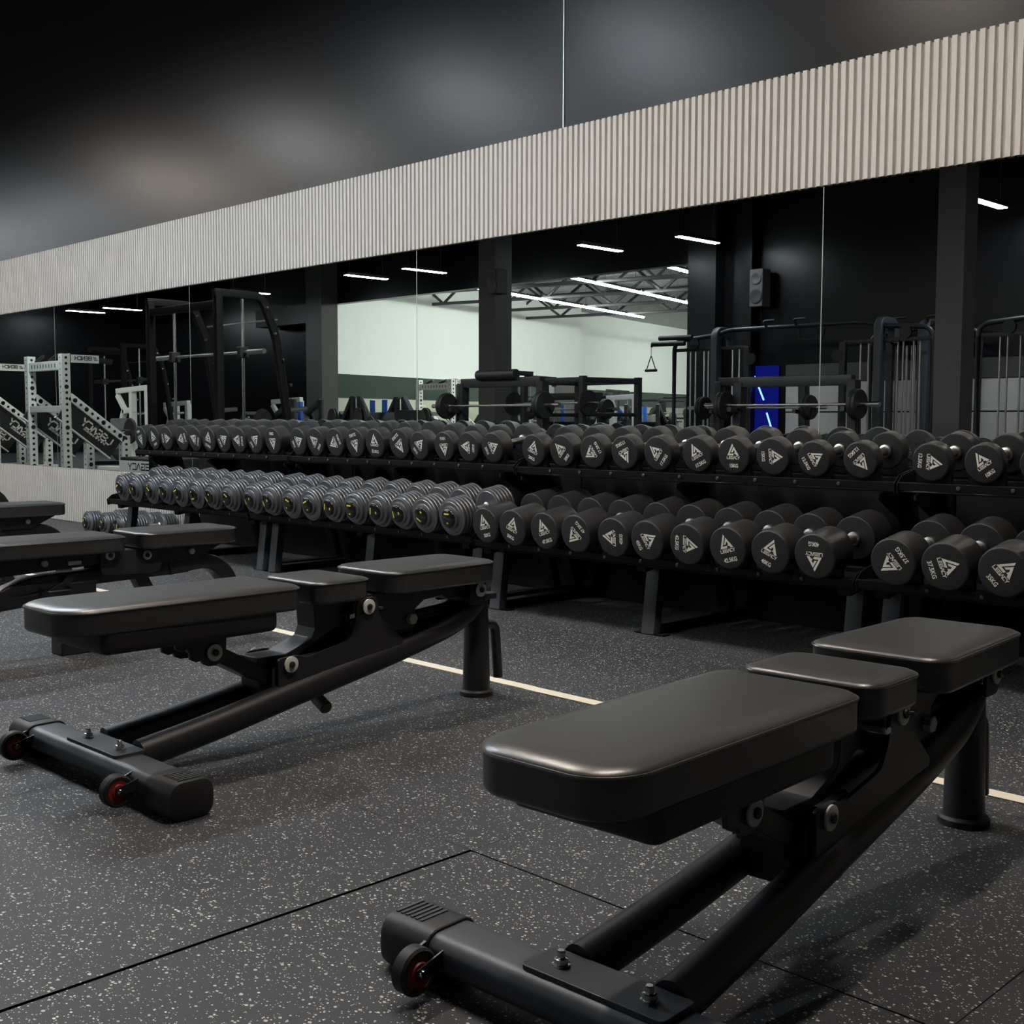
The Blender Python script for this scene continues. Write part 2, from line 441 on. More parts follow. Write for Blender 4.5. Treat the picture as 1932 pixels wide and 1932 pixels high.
for i, (x, (kg, roll)) in enumerate(zip(TOPX, TOPD)):
    r = rad_top(kg); rk = i//10; k = i % 10
    base = .6645 if rk < 2 else .6573
    n = 10 if rk < 3 else 3
    where = ORD[k]+' from left' if k < 5 or rk == 3 else (ORD[n-1-k]+' from right' if k < n-1 else 'last on the right')
    ws = kg+'KG ' if i >= 8 else ''
    lab = f'black {ws}dumbbell, {tilt_words(roll)} print, {where} atop {RK[rk]}'
    black_dumbbell(x, 3.90, base+(r+.0012)/cos(TH), kg, r, roll, lab, 'black dumbbells on the upper tier')

BLKX = [-3.8040, -3.6310, -3.4410, -3.2630, -3.0620, -2.8890, -2.6980, -2.5140, -2.3320, -2.1540, -1.8650, -1.6890, -1.5040]
BLKD = [('50', -12), ('50', 22), ('47.5', -17), ('47.5', -134), ('45', -85), ('45', 63), ('42.5', 97), ('42.5', -15), ('40', 25), ('40', 182), ('37.5', -127), ('37.5', 73), ('35', 50)]
seen = {}
for i, (x, (kg, roll)) in enumerate(zip(BLKX, BLKD)):
    k = seen.get(kg, 0); seen[kg] = k+1
    pair = {'35': ''}.get(kg, 'left one of the two, ' if k == 0 else 'right one of the two, ')
    lab = f'large black {kg}KG dumbbell with {tilt_words(roll)} print, {pair}lower tier'
    zb = .3233 if i < 10 else .3285
    if kg == '35': lab = 'large black 35KG dumbbell cut by the right photo edge on the lower tier'
    black_dumbbell(x, 3.58, zb+(.0797+.0012)/cos(TH), kg, .0797, roll, lab, 'black dumbbells on the lower tier')

# grey plate-stack dumbbells
def silver_meshes(r, n=5, small_front=False):
    L0 = .012; tk = .0205
    def stack(sgn):
        p = [(0, .001), (0, .050), (.0015, .0535), (.011, .0535), (.0125, .0545)]
        if small_front:
            p += [(.0125, r*.80), (.015, r*.84), (.026, r*.84), (.029, r*.8)]
            a = .029
        else: a = .0125
        for k in range(n):
            p += [(a, r-.015), (a+.0025, r-.013), (a+.005, r-.0015), (a+.0075, r), (a+tk-.007, r), (a+tk-.0045, r-.0015), (a+tk-.002, r-.013), (a+tk, r-.015)]
            a += tk
        p += [(a, .022), (a, .001)]
        return [(sgn*q, rr) for q, rr in p], a
    pf, L = stack(1); pb, _ = stack(-1)
    h1 = MB().lathe(pf, n=44).mesh('head', M['silver'], ang=30); h2 = MB().lathe(pb, n=44).mesh('head', M['silver'], ang=30)
    hd = MB().lathe([(-.004, .014), (.008, .0235), (.014, .0165), (.066, .0178), (.118, .0165), (.124, .0235), (.136, .014)], n=20).mesh('handle', M['steel'])
    cap = [(.0, .0405), (-.003, .043), (-.006, .042), (-.0095, .036), (-.0115, .022), (-.012, .001)]
    c1 = MB().lathe(cap, n=36).mesh('end_cap', M['cap'], ang=50); c2 = MB().lathe([(-a, b) for a, b in cap], n=36).mesh('end_cap', M['cap'], ang=50)
    return h1, h2, hd, c1, c2, L, 2*L+.132
def mark_mesh(back=False):
    mb = MB(); s = -1 if not back else 1
    def capz(a, b):                      # height of the domed cap at radius
        q = hypot(a, b); return .0132-.0030*(q/.036)**2
    for (x0, x1, z0, z1) in ((-.017, .017, .017, .025), (-.006, .007, -.026, -.018)):
        P = rrect(x0, x1, z0, z1, .0025, 2)
        mb.bm.faces.new([mb.bm.verts.new((a, s*(capz(a, b)+.0004), b)) for a, b in P])
    return mb.mesh('mark', M['yellow'], False)
SA = silver_meshes(.0865); SB = silver_meshes(.0865, small_front=True)
MK1 = mark_mesh()
def silver_dumbbell(loc, roll, kind, label, group, th=TH, rz=0):
    h1, h2, hd, c1, c2, L, T = kind
    t = thing('dumbbell', label, 'dumbbell', loc, 0, group)
    t.rotation_mode = 'YXZ'; t.rotation_euler = (th, radians(roll), rz)
    put('head', h1, t); put('head', h2, t, (0, T, 0)); put('handle', hd, t, (0, L, 0))
    c = put('end_cap', c1, t); put('end_cap', c2, t, (0, T, 0)); put('mark', MK1, c)
    return t
SILX = [-7.2430, -7.0630, -6.8525, -6.6765, -6.4950, -6.3060, -6.1300, -5.9400, -5.7030, -5.5240, -5.3170, -5.1410, -4.9560, -4.7690, -4.5767, -4.4007, -4.2247, -4.0340]
SILR = [-30, -110, 40, -70, -20, 170, -130, 30, -115, -115, 20, -20, -75, 0, -80, -100, -150, 0]
SILK = [0, 0, 0, 1, 0, 0, 1, 1, 1, 1, 0, 0, 1, 1, 1, 1, 0, 0]
for i, (x, ro, kd) in enumerate(zip(SILX, SILR, SILK)):
    rk = 0 if i < 8 else 1; k = i if i < 8 else i-8; n = 8 if rk == 0 else 10
    where = ORD[k]+' from left' if k < n//2 else (ORD[n-1-k]+' from right' if k < n-1 else 'last on the right')
    if k < n-1 and k >= n//2: where = ORD[n-1-k]+' before the last' if k < n-2 else 'last but one on the right'
    lab = f'grey plate-stack dumbbell, {where}, lower tier of {RK[rk]}'
    silver_dumbbell((x, 3.572, .336+(.0865+.0012)/cos(TH)), ro, SB if kd else SA, lab, 'grey dumbbells on the lower tier')
fl = [(-8.684, 4.00, -40, 'leftmost grey plate-stack dumbbell standing on the floor by the slatted wall'),
      (-8.49, 4.04, 30, 'second grey plate-stack dumbbell on the floor, left of the rack leg'),
      (-8.27, 4.05, 100, 'third grey plate-stack dumbbell on the floor, right of the rack leg'),
      (-8.06, 4.04, 60, 'rightmost grey plate-stack dumbbell on the floor under the leftmost rack')]
for x, y, ro, lab in fl:
    silver_dumbbell((x, y, .0868), ro, SA, lab, 'grey dumbbells on the floor', 0)

# ------------------------------------------------------------------ dumbbell racks
def rack(idx, x0, x1, xl0, slots_top, slots_low, zt, zl, legs, label):
    t = thing('dumbbell_rack', label, 'rack', ((x0+x1)/2, 3.9, 0), 0, 'two-tier dumbbell racks'); ox, oy = (x0+x1)/2, 3.9
    inv = lambda x, y, z: (x-ox, y-oy, z)
    c, s = cos(TH), sin(TH)
    def tier(xa, xb, yf, zb, L, slots, rs, A):
        # frame of the tilted tray: along = axis of the dumbbells, up = across it; zero on the lowest line of the heads
        def P(x, a, n): return inv(x, yf+a*c-n*s, zb+a*s+n*c)
        def rail(name, a0, a1, n0, n1):
            mb = MB(); q = [[P(x, a0, n0), P(x, a1, n0), P(x, a1, n1), P(x, a0, n1)] for x in (xa, xb)]
            mb.rings(q); mb.build(name, M['rack'], t, bevel=.002, smooth=False)
        rail('front_rail', A-.004, A+.004, -.036, -.007); rail('shelf_plate', A+.004, L-.004, -.046, -.042); rail('rear_rail', L-.004, L+.006, -.050, .0)
        rail('cross_rail', A+.055, A+.075, -.042, -.024); rail('cross_rail', L-.085, L-.065, -.042, -.024)
        for x in (xa, xb):
            mb = MB(); d = .004 if x == xa else -.004
            poly = [(A-.010, -.050), (L+.01, -.050), (L+.01, .012), (L-.02, .02), (A+.03, .012), (A-.010, -.012)]
            mb.rings([[P(x-d, a, n) for a, n in poly], [P(x, a, n) for a, n in poly]]); mb.build('end_plate', M['rack'], t, bevel=.001, smooth=False)
        for sx, r in zip(slots, rs):
            for a0, a1 in ((A+.006, A+.026), (L-.055, L-.012)):
                mb = MB()
                prof = [(-.062, -.021), (.062, -.021)]
                for k in range(9):
                    q = .062-.124*k/8; prof.append((q, r+.0012-sqrt((r+.0015)**2-q*q)))
                mb.rings([[P(sx+q, a0, n) for q, n in prof], [P(sx+q, a1, n) for q, n in prof]])
                mb.build('saddle', M['rack'], t, smooth=False)
        xs_ = [(p+q)/2 for p, q in zip(slots, slots[1:])]
        for bx in xs_:
            o = Vector(P(bx, A-.004, -.021))
            MB().lathe([(0, .0075), (-.003, .0075), (-.0045, .006), (-.005, .001)], o, (0, 1, 0), 12).build('bolt', M['boltm'], t)
    tier(x0, x1, 3.90, zt, .26, slots_top[0], slots_top[1], .022)
    tier(xl0, x1, 3.58, zl, .36, slots_low[0], slots_low[1], .072)
    MB().box(max(x0, -7.66)-ox, x1-ox, 4.385-oy, 4.392-oy, .004, zt-.03).build('back_panel', M['rack'], t, smooth=False)
    for lx in legs:
        MB().bar(inv(lx, 3.765, 0.0), inv(lx, 3.805, zl-.012), .066, .045, up=(0, 1, 0)).build('leg', M['rackleg'], t, bevel=.003)
        MB().box(lx-ox-.075, lx-ox+.075, 3.752-oy, 3.80-oy, 0, .006).build('foot_plate', M['rack'], t)
        MB().bar(inv(lx, 3.80, .022), inv(lx, 4.36, .022), .06, .04).build('base_beam', M['rack'], t, bevel=.003)
        MB().bar(inv(lx, 4.30, .042), inv(lx, 4.12, zt-.028), .06, .05, up=(0, 1, 0)).build('upright', M['rack'], t, bevel=.003)
        MB().bar(inv(lx, 3.70, zl-.046), inv(lx, 4.24, zl+.044), .05, .03).build('shelf_bracket', M['rack'], t, bevel=.002)
        MB().prism([(3.92-oy, zt-.050), (3.92-oy, zt-.065), (4.10-oy, zt-.16), (4.14-oy, zt-.012)], lx-ox-.004, lx-ox+.004).build('bracket', M['rack'], t, smooth=False)
    return t
bound = [-7.70, -5.835, -3.957, -2.037, -.135]
rt = [rad_top(k) for k, _ in TOPD]
for i in range(4):
    a, b = bound[i]+.008, bound[i+1]-.008
    tx = TOPX[10*i:10*i+10]; tr = rt[10*i:10*i+10]
    low = [SILX[:8], SILX[8:], BLKX[:10], BLKX[10:]][i]; lr = [.0865, .0865, .0797, .0797][i]
    if i == 3:
        tx = tx+[-1.34, -1.16, -.98, -.80, -.62, -.44, -.25]; tr = tr+[.0682]*7; low = low+[-1.32, -1.14, -.96, -.78, -.60, -.43, -.26]
    xl = -7.575 if i == 0 else a
    legs = [(-7.51, -6.75, -5.88), (-5.755, -4.87, -4.06), (-3.915, -3.013, -2.105), (-1.965, -1.05, -.20)][i]
    rack(i, a, b, xl, (tx, tr), (low, [lr]*len(low)), .6645 if i < 2 else .6573, [.336, .336, .3233, .3285][i], legs,
         ['black two-tier dumbbell rack at the far left end of the wall', 'black two-tier rack, second from left, grey dumbbells below', 'black two-tier rack behind the middle bench, 50KG to 40KG below', 'black two-tier rack at the right edge behind the nearest bench'][i])

# ------------------------------------------------------------------ benches
def pad(parent, name, poly, z0, z1, crown=.008, shell=None):
    """upholstered pad from an outline: straight side wall, piping, domed top"""
    mb = MB()
    lay = [(.006, z0), (.001, z0+.005), (0, z0+.010), (0, z1-.010), (-.0015, z1-.005), (.002, z1), (.009, z1+crown*.45), (.020, z1+crown*.8), (.034, z1+crown)]
    mb.rings([[(x, y, z) for x, y in inset(poly, d)] for d, z in lay])
    o = mb.build(name, M['leather'], parent, ang=60)
    ring = inset(poly, -.0004); n = len(ring)
    pm = MB(); R = []
    for i in range(n):
        p = Vector((*ring[i], z1-.004)); t = Vector((*ring[(i+1) % n], 0))-Vector((*ring[i-1], 0)); t.normalize(); s_ = Vector((t.y, -t.x, 0))
        R.append([p+s_*(.0028*cos(2*pi*k/6))+Vector((0, 0, .0028*sin(2*pi*k/6))) for k in range(6)])
    vs = [[pm.bm.verts.new(q) for q in r] for r in R]
    for i in range(n):
        a, b = vs[i], vs[(i+1) % n]
        for k in range(6): pm.bm.faces.new([a[k], a[(k+1) % 6], b[(k+1) % 6], b[k]])
    pm.build('piping', M['leather'], o)
    if shell:
        sm = MB(); zb, ins, pl = shell
        sm.rings([[(x, y, z) for x, y in inset(pl, d)] for d, z in ((.014, zb), (.007, zb+.0025), (.002, zb+.008), (0, zb+.016), (0, z0+.002))])
        sm.build('pad_shell', M['shell'], o, ang=50)
    return o

def washer(t, x, y, z, s=1, r=.0215):
    w = MB().lathe([(0, .001), (0, r), (s*.004, r), (s*.0045, r-.001), (s*.0045, .001)], (x, y, z), (1, 0, 0), 28).build('pivot_washer', M['washer'], t)
    MB().lathe([(s*.0045, .0085), (s*.009, .0085), (s*.0105, .006), (s*.0105, .001)], (x, y, z), (1, 0, 0), 16).build('bolt', M['shell'], w)

def wheel(t, x, y, z, r):
    w = MB().lathe([(-.013, .012), (-.0135, r-.004), (-.010, r), (.010, r), (.0135, r-.004), (.0135, r-.010), (.011, r-.011), (.011, .008)], (x, y, z), (1, 0, 0), 32).build('wheel', M['tyre'], t)
    MB().lathe([(-.012, .004), (-.012, r-.011), (.0125, r-.011), (.0125, .017), (.0155, .015), (.0155, .004)], (x, y, z), (1, 0, 0), 24).build('hub', M['red'], w)
    MB().lathe([(.012, .007), (.019, .0075), (.022, .006), (.0225, .001)], (x, y, z), (1, 0, 0), 12).build('axle_bolt', M['chrome'], w)
    MB().prism([(y-.004, z-.012), (y+.05, z-.022), (y+.05, z+.030), (y-.004, z+.012)], x-.021, x-.016).prism([(y-.010, z-.008), (y+.05, z-.004), (y+.05, z+.024), (y-.010, z+.008)], x+.016, x+.019).build('wheel_bracket', M['frame'], t, smooth=False)

def base_bar(t, half, y0, y1, zt, wheels):
    ym = (y0+y1)/2; hy = (y1-y0)/2
    def sec(x, gy, za, zb): return [(x, ym+a, b) for a, b in rrect(-hy-gy, hy+gy, za, zb, min(.03, (zb-za)*.42), 5)]
    MB().rings([sec(x, 0, .024, zt) for x in (-half+.10, half-.10)]).build('base_bar', M['rackleg'], t)
    for s in (-1, 1):
        xs_ = [half-.112, half-.11, half-.02, half-.006, half]; g = [.0035, .005, .005, .002, -.012]
        c = MB().rings([sec(s*x, q, .0 if k < 4 else .012, zt+q) for k, (x, q) in enumerate(zip(xs_, g))]).build('end_cap', M['shell'], t)
        rm = MB()
        for k in range(6):
            xa = s*(half-.075+k*.011); rm.box(min(xa, xa+s*.005), max(xa, xa+s*.005), ym-hy*.55, ym+hy*.55, zt+.004, zt+.0068)
        rm.build('grip_ridges', M['rackleg'], c, smooth=False)
    MB().prism(rpoly([(-.125, ym-hy*.62), (.125, ym-hy*.62), (.125, ym+hy*.9), (-.125, ym+hy*.9)], .01, 3), zt-.004, zt+.007, 'xy').build('bolt_plate', M['rackleg'], t, bevel=.001, smooth=False)
    for s in (-1, 1):
        z = zt+.007
        MB().lathe([(0, .001), (0, .0135), (.0025, .0135), (.003, .0105), (.011, .0105), (.012, .008), (.012, .0062), (.021, .0062), (.0225, .005), (.0225, .001)], (s*.078, ym+.004, z), (0, 0, 1), 12).build('bolt', M['chrome'], t, ang=25)
    for wx in wheels: wheel(t, wx, y0-.040, .048, .0365)

def bench_three(label, loc, rz, group):
    t = thing('weight_bench', label, 'bench', loc, rz, group)
    base_bar(t, .41, -.052, .050, .083, (-.285, .240))
    for s in (-1, 1):
        path = [(s*.082, .050, .068), (s*.074, .25, .094), (s*.064, .55, .146), (s*.052, .90, .205), (s*.040, 1.10, .245), (s*.028, 1.19, .275), (s*.02, 1.235, .305)]
        MB().tube(fillet(path, .12, 4), .032, .037, n=20).build('rail', M['frame'], t, ang=60)
        # side plate: along the rail, tower up to the seat pivot
        x = s*.079
        poly = [(.455, .130), (.455, .240), (.520, .243), (.545, .232), (.685, .258), (.712, .300), (.724, .372), (.790, .372), (.802, .315), (.895, .232), (.86, .20)]
        MB().prism(rpoly(poly, .012, 3), min(x, x-s*.009), max(x, x-s*.009)).build('side_plate', M['frame'], t, bevel=.001, smooth=False)
        # scalloped adjuster plate under the back pad
        sc = [(.11, .374), (.122, .338), (.136, .330), (.150, .334), (.158, .322), (.160, .306), (.176, .298), (.190, .302), (.198, .290), (.200, .274), (.216, .266), (.230, .268), (.236, .258), (.250, .251), (.272, .250), (.293, .262), (.302, .285), (.304, .32), (.34, .374)]
        x = s*.072
        MB().prism(sc, min(x, x-s*.010), max(x, x-s*.010)).build('adjuster_plate', M['frame'], t, bevel=.001, smooth=False)
        for (y, z) in ((.265, .285), (.492, .222), (.757, .347), (1.199, .350)): washer(t, s*(.083 if y > .4 else .076), y, z, s)
        x = s*.079
        MB().prism(rpoly([(1.155, .305), (1.222, .305), (1.226, .34), (1.222, .375), (1.165, .375)], .012, 3), min(x, x-s*.008), max(x, x-s*.008)).build('head_plate', M['frame'], t, bevel=.001, smooth=False)
    MB().box(-.066, .066, .445, .470, .105, .215).build('cross_plate', M['frame'], t, bevel=.002, smooth=False)
    MB().bar((0, .245, .300), (0, .445, .190), .10, .040).build('link_arm', M['frame'], t, bevel=.003)
    MB().prism([(.42, .16), (.415, .243), (.505, .243), (.592, .274), (.604, .30), (.598, .374), (.74, .374), (.76, .312), (.66, .288), (.56, .243), (.50, .19)], -.042, .042).build('center_frame', M['frame'], t, bevel=.002, smooth=False)
    MB().prism([(.755, .374), (.765, .262), (.962, .254), (.966, .315), (1.00, .336), (1.075, .342), (1.10, .328), (1.24, .328), (1.245, .374)], -.046, .046).build('seat_frame', M['frame'], t, bevel=.002, smooth=False)
    MB().tube([(.052, .60, .228), (.052, .50, .222)], .010).build('stop_pin', M['frame'], t)
    MB().box(-.085, .085, .690, .708, .320, .334).build('support_bar', M['chrome'], t, bevel=.002)
    MB().box(-.085, .085, .800, .816, .332, .342).build('support_bar', M['rackleg'], t, bevel=.002)
    MB().lathe([(.046, .017), (.060, .017), (.062, .015), (.062, .001)], (0, .945, .287), (1, 0, 0), 6).build('nut', M['washer'], t, smooth=False)
    MB().tube([(0, .95, .283), (0, 1.235, .300)], .016, n=14).build('strut', M['frame'], t)
    MB().lathe([(0, .001), (0, .019), (.050, .019), (.054, .016), (.054, .001)], (-.03, .660, .085), (.85, -.05, -.38), 20).build('adjuster_knob', M['brass'], t)
    # rear leg
    lg = MB().lathe([(.016, .001), (.016, .0435), (.20, .040), (.285, .037), (.318, .037), (.320, .001)], (0, 1.262, 0), (0, 0, 1), 32).build('leg', M['frame'], t)
    MB().lathe([(0, .001), (0, .054), (.014, .054), (.020, .049), (.020, .001)], (0, 1.262, 0), (0, 0, 1), 32).build('rubber_foot', M['shell'], lg)
    MB().box(-.070, .070, 1.16, 1.285, .312, .332).build('leg_head', M['frame'], t, bevel=.004)
    MB().tube(fillet([(0, 1.29, .226), (0, 1.345, .216), (0, 1.360, .042)], .05, 6), .016, n=14).build('handle', M['frame'], t)
    # pads
    back = rrect(-.138, .138, -.142, .502, [.070, .045, .045, .070], 8)
    # the head end narrows a little
    back = [(x*(1-.07*max(0, (.10-y)/.25)), y-.012*(1-(x/.138)**2)*(1 if y < 0 else 0)) for x, y in back]
    sh = rrect(-.130, .130, -.058, .43, [.022, .03, .03, .022], 6)
    pad(t, 'back_pad', back, .374, .434, .009, (.326, 0, sh))
    mid = rrect(-.130, .130, .548, .738, .042, 7)
    pad(t, 'middle_pad', mid, .376, .434, .006)
    seat = [(x*(1-.10*(y-.80)/.43), y) for x, y in rrect(-.142, .142, .800, 1.235, .052, 8)]
    pad(t, 'seat_pad', seat, .378, .440, .007)
    return t
G1 = 'three-pad benches in front of the racks'
b1 = bench_three('nearest black weight bench, three leather pads, large in the right foreground', (-1.0435, 1.207, 0), radians(2.75), G1)
dup(b1, (-2.692, 1.269, 0), radians(1.6), 'middle black weight bench with three pads, left of the nearest one')

def bench_two(label, loc, rz, group):
    t = thing('weight_bench', label, 'bench', loc, rz, group)
    base_bar(t, .33, -.05, .05, .075, ())
    MB().tube(fillet([(0, .05, .07), (0, .20, .12), (0, .42, .272), (0, 1.10, .292)], .12, 5), .035, .028, square=True).build('main_beam', M['frame'], t)
    MB().box(-.045, .045, .575, .715, .0, .27).build('leg', M['frame'], t, bevel=.004)
    for s in (-1, 1):
        arc = [(.02, .19), (.12, .245), (.17, .222), (.205, .222), (.235, .262), (.29, .232), (.33, .232), (.36, .262), (.41, .236), (.455, .238), (.53, .248), (.585, .275), (.60, .30), (.635, .30), (.60, .235), (.53, .205), (.30, .185), (.05, .13)]
        x = s*.050
        MB().prism(arc, min(x, x-s*.008), max(x, x-s*.008)).build('ladder_plate', M['frame'], t, bevel=.001, smooth=False)
        for (y, z) in ((.756, .362), (.905, .352)): washer(t, s*.075, y, z, s, .018)
        x = s*.075
        MB().prism(rpoly([(.72, .29), (.95, .28), (.97, .32), (.93, .376), (.72, .376)], .02, 3), min(x, x-s*.007), max(x, x-s*.007)).build('pivot_plate', M['frame'], t, smooth=False)
        for (y, z) in ((.512, .350), (1.10, .352)):
            MB().lathe([(0, .012), (s*.012, .012), (s*.014, .01), (s*.014, .001)], (s*.06, y, z), (1, 0, 0), 12).build('bolt', M['washer'], t)
    MB().tube(fillet([(0, 1.02, .29), (0, 1.20, .31), (0, 1.29, .24), (0, 1.315, .02)], .1, 6), .042, .030, square=True).build('leg', M['frame'], t)
    MB().box(-.065, .065, 1.27, 1.36, 0, .022).build('rubber_foot', M['shell'], t, bevel=.004)
    MB().bar((0, .90, .27), (0, 1.02, .05), .06, .05).build('brace', M['frame'], t)
    MB().bar((0, .70, .03), (0, 1.06, .03), .06, .045).build('floor_beam', M['frame'], t)
    MB().prism([(.05, .376), (.30, .31), (.74, .33), (.74, .376)], -.055, .055).build('back_frame', M['frame'], t, smooth=False)
    MB().prism([(.82, .376), (.84, .315), (1.12, .315), (1.25, .376)], -.055, .055).build('seat_frame', M['frame'], t, smooth=False)
    MB().box(.056, .064, .600, .650, .336, .350).build('label_plate', M['washer'], t)
    MB().tube(fillet([(.05, .50, .26), (.10, .50, .25), (.10, .60, .25), (.05, .60, .26)], .02, 4), .006, n=8).build('pull_handle', M['frame'], t)
    back = rrect(-.138, .138, -.02, .800, [.06, .04, .04, .06], 7)
    pad(t, 'back_pad', back, .378, .434, .008)
    seat = [(x*(1-.12*max(0, (y-1.0))/.28), y) for x, y in rrect(-.140, .140, .858, 1.285, .05, 7)]
    pad(t, 'seat_pad', seat, .380, .438, .007)
    return t
G2 = 'two-pad benches to the left'
b3 = bench_two('black two-pad bench behind the middle bench at the left edge, partly hidden', (-4.272, 1.27, 0), 0, G2)
dup(b3, (-6.06, 1.36, 0), 0, 'farthest black bench, only its seat end visible at the left edge')

# bumper plate on edge by the farthest bench
t = thing('weight_plate', 'black weight plate with white lettering standing upright behind the farthest bench', 'weight plate', (-7.42, 2.78, 0), radians(-62))
MB().lathe([(-.03, .03), (-.03, .06), (-.022, .07), (-.022, .19), (-.03, .20), (-.03, .222), (-.026, .226), (.026, .226), (.03, .222), (.03, .20), (.022, .19), (.022, .07), (.03, .06), (.03, .03)], (0, 0, .226), (0, 1, 0), 48).build('disc', M['tyre'], t)
mb = MB(); stroke_word(mb.bm, 'LEGACY', 0, .34, .17, .035, .008, lambda a, b: (a, -.0228, b)); mb.build('lettering', M['logo'], t, smooth=False)
MB().lathe([(-.031, .026), (-.031, .034), (.031, .034), (.031, .026)], (0, 0, .226), (0, 1, 0), 24).build('hub_ring', M['chrome'], t)

# ------------------------------------------------------------------ lamps
def lamp(x, y, z, kind, label, group, L=.98, W=.11):
    t = thing('ceiling_lamp', label, 'lamp', (x, y, z), 0, group)
    MB().box(-W/2-.01, W/2+.01, -L/2-.01, L/2+.01, .004, .06).build('housing', M['frame'], t, bevel=.004, smooth=False)
    MB().box(-W/2, W/2, -L/2, L/2, -.006, .004).build('diffuser', M[kind], t, smooth=False)
    for s in (-1, 1): MB().tube([(0, s*L*.4, .06), (0, s*L*.4, ZC-z)], .003, n=6).build('suspension_wire', M['chrome'], t)
    return t
for i, (x, k) in enumerate([(-1.2, 'warm'), (-3.3, 'warm'), (-5.5, 'cool'), (-7.4, 'cool'), (-9.8, 'neutral'), (-12.3, 'warm'), (-14.8, 'cool_far'), (-17.5, 'cool_mid'), (-21, 'cool_far')]):
    lamp(x, 1.9, 3.55, k, 'linear lamp hung over the benches, '+['warm one at the right', 'warm one above the nearest bench', 'cool one over the middle', 'cool one over the middle bench', 'neutral one left of the middle', 'warm one at the left', 'neutral one at the far left', 'cool one over the perforated white rig', 'last one at the left'][i], 'lamps over the benches')
for i, (x, y) in enumerate([(-2.4, -5.9), (-6.6, -6.0), (-11.0, -5.93), (-12.62, -5.55), (-16.8, -5.45), (-18.34, -5.3), (-22.3, -5.2), (-27.9, -5.1), (-29.3, -4.8)]):
    lamp(x, y, 3.6, 'cool_far', 'linear ceiling lamp reflected in the mirror, '+['out of view on the right', 'at the right edge', 'right one of the middle pair', 'left one of the middle pair', 'right one of the pair before the bright hall', 'left one of the pair before the bright hall', 'left of the bright hall', 'small at the far left', 'leftmost and smallest'][i], 'lamps along the opposite wall')
lamp(-20.5, 1.0, 3.4, 'warm', 'warm spot lamp glowing above the dark machine in the mirror', 'lamps along the opposite wall', .5, .12)

# ------------------------------------------------------------------ the bright hall behind the opening
def wb(mb, name, m, t, bevel=0., smooth=True, ang=35):
    bmesh.ops.translate(mb.bm, verts=mb.bm.verts[:], vec=-Vector(t.location)); return mb.build(name, m, t, None, bevel, smooth, ang)
def quadwall(a, b, th, z0, z1):
    a = Vector(a); b = Vector(b); n = Vector((-(b-a).y, (b-a).x)).normalized()*th
    return MB().prism([tuple(a), tuple(b), tuple(b+n), tuple(a+n)], z0, z1, 'xy')
A0, A1, B0, B1 = (-23.45, -7.4), (-26.9, -20.9), (-28.2, -20.58), (-31.9, -35.4)
struct('wall_hall_left', quadwall(A0, A1, -.2, 0, 4.9), M['white'])
struct('wall_hall_jog', quadwall(A1, B0, -.2, 0, 4.9), M['white'])
struct('wall_hall_far', quadwall(B0, B1, -.2, 0, 4.9), M['white'])
struct('wall_hall_end', quadwall(B1, (-6, -36), -.2, 0, 4.9), M['white'])
struct('wall_hall_right', quadwall((-6, -36), (-6, -7.4), -.2, 0, 4.9), M['white'])
def off(a, b, d):
    a = Vector(a); b = Vector(b); n = Vector((-(b-a).y, (b-a).x)).normalized()*d; return a+n, b+n
for nm, (a, b) in (('trim_6', (A0, A1)), ('trim_7', (B0, B1))):
    p, q = off(a, b, .004); u = (q-p).normalized()
    struct(nm, quadwall(p+u*.3, q-u*.05, .02, 1.42, 2.0), M['glassband'])
    struct(nm.replace('_6', '_12').replace('_7', '_13'), quadwall(p+u*.3, q-u*.05, .02, .05, 1.41), M['pale'])
struct('ceiling_hall', MB().box(-33, -5.5, -36.5, -7.4, 4.75, 4.9), M['roof'])
for i, y in enumerate((-9.0, -11.6, -14.2, -16.8, -19.4)):
    mb = MB(); xa, xb = -27.5 if i > 2 else -25.2, -8
    P = lambda x, z: (x, y-.25*(x+18), z)
    mb.bar(P(xa, 4.66), P(xb, 4.66), .10, .10); mb.bar(P(xa, 4.02), P(xb, 4.02), .08, .08)
    n = 22
    for k in range(n):
        x = xa+(xb-xa)*k/n; x2 = x+(xb-xa)/n
        mb.bar(P(x, 4.02 if k % 2 else 4.66), P(x2, 4.66 if k % 2 else 4.02), .06, .06)
    o = mb.build('roof_truss', M['frame'], None); o['kind'] = 'structure'
def tube_line(a, b, n, z, lab, grp):
    a = Vector(a); b = Vector(b); d = (b-a)/n; ang = atan2(d.y, d.x)
    for k in range(n):
        p = a+d*(k+.5)
        t = thing('ceiling_tube_lamp', lab+', '+('nearest segment' if k == 0 else 'farthest segment' if k == n-1 else ORD[k]+' segment'), 'lamp', (p.x, p.y, z), ang, grp)
        l = d.length*.485
        MB().box(-l, l, -.05, .05, .015, .06).build('housing', M['frame'], t, smooth=False)
        MB().tube([(-l, 0, 0), (l, 0, 0)], .035, n=8).build('tube', M['tube'], t)
        for q in (-.8, .8): MB().tube([(q*l, 0, .06), (q*l, 0, 4.75-z)], .004, n=6).build('suspension_wire', M['frame'], t)
tube_line((-17.65, -9.87), (-19.65, -17.9), 4, 4.0, 'white tube light in the bright hall, long right line', 'right tube line in the bright hall')
tube_line((-20.65, -9.85), (-23.0, -19.4), 5, 4.0, 'white tube light in the bright hall, lower left line', 'left tube line in the bright hall')
tube_line((-15.1, -10.3), (-15.9, -13.6), 2, 4.0, 'white tube light in the bright hall, short line at the right', 'short tube line in the bright hall')

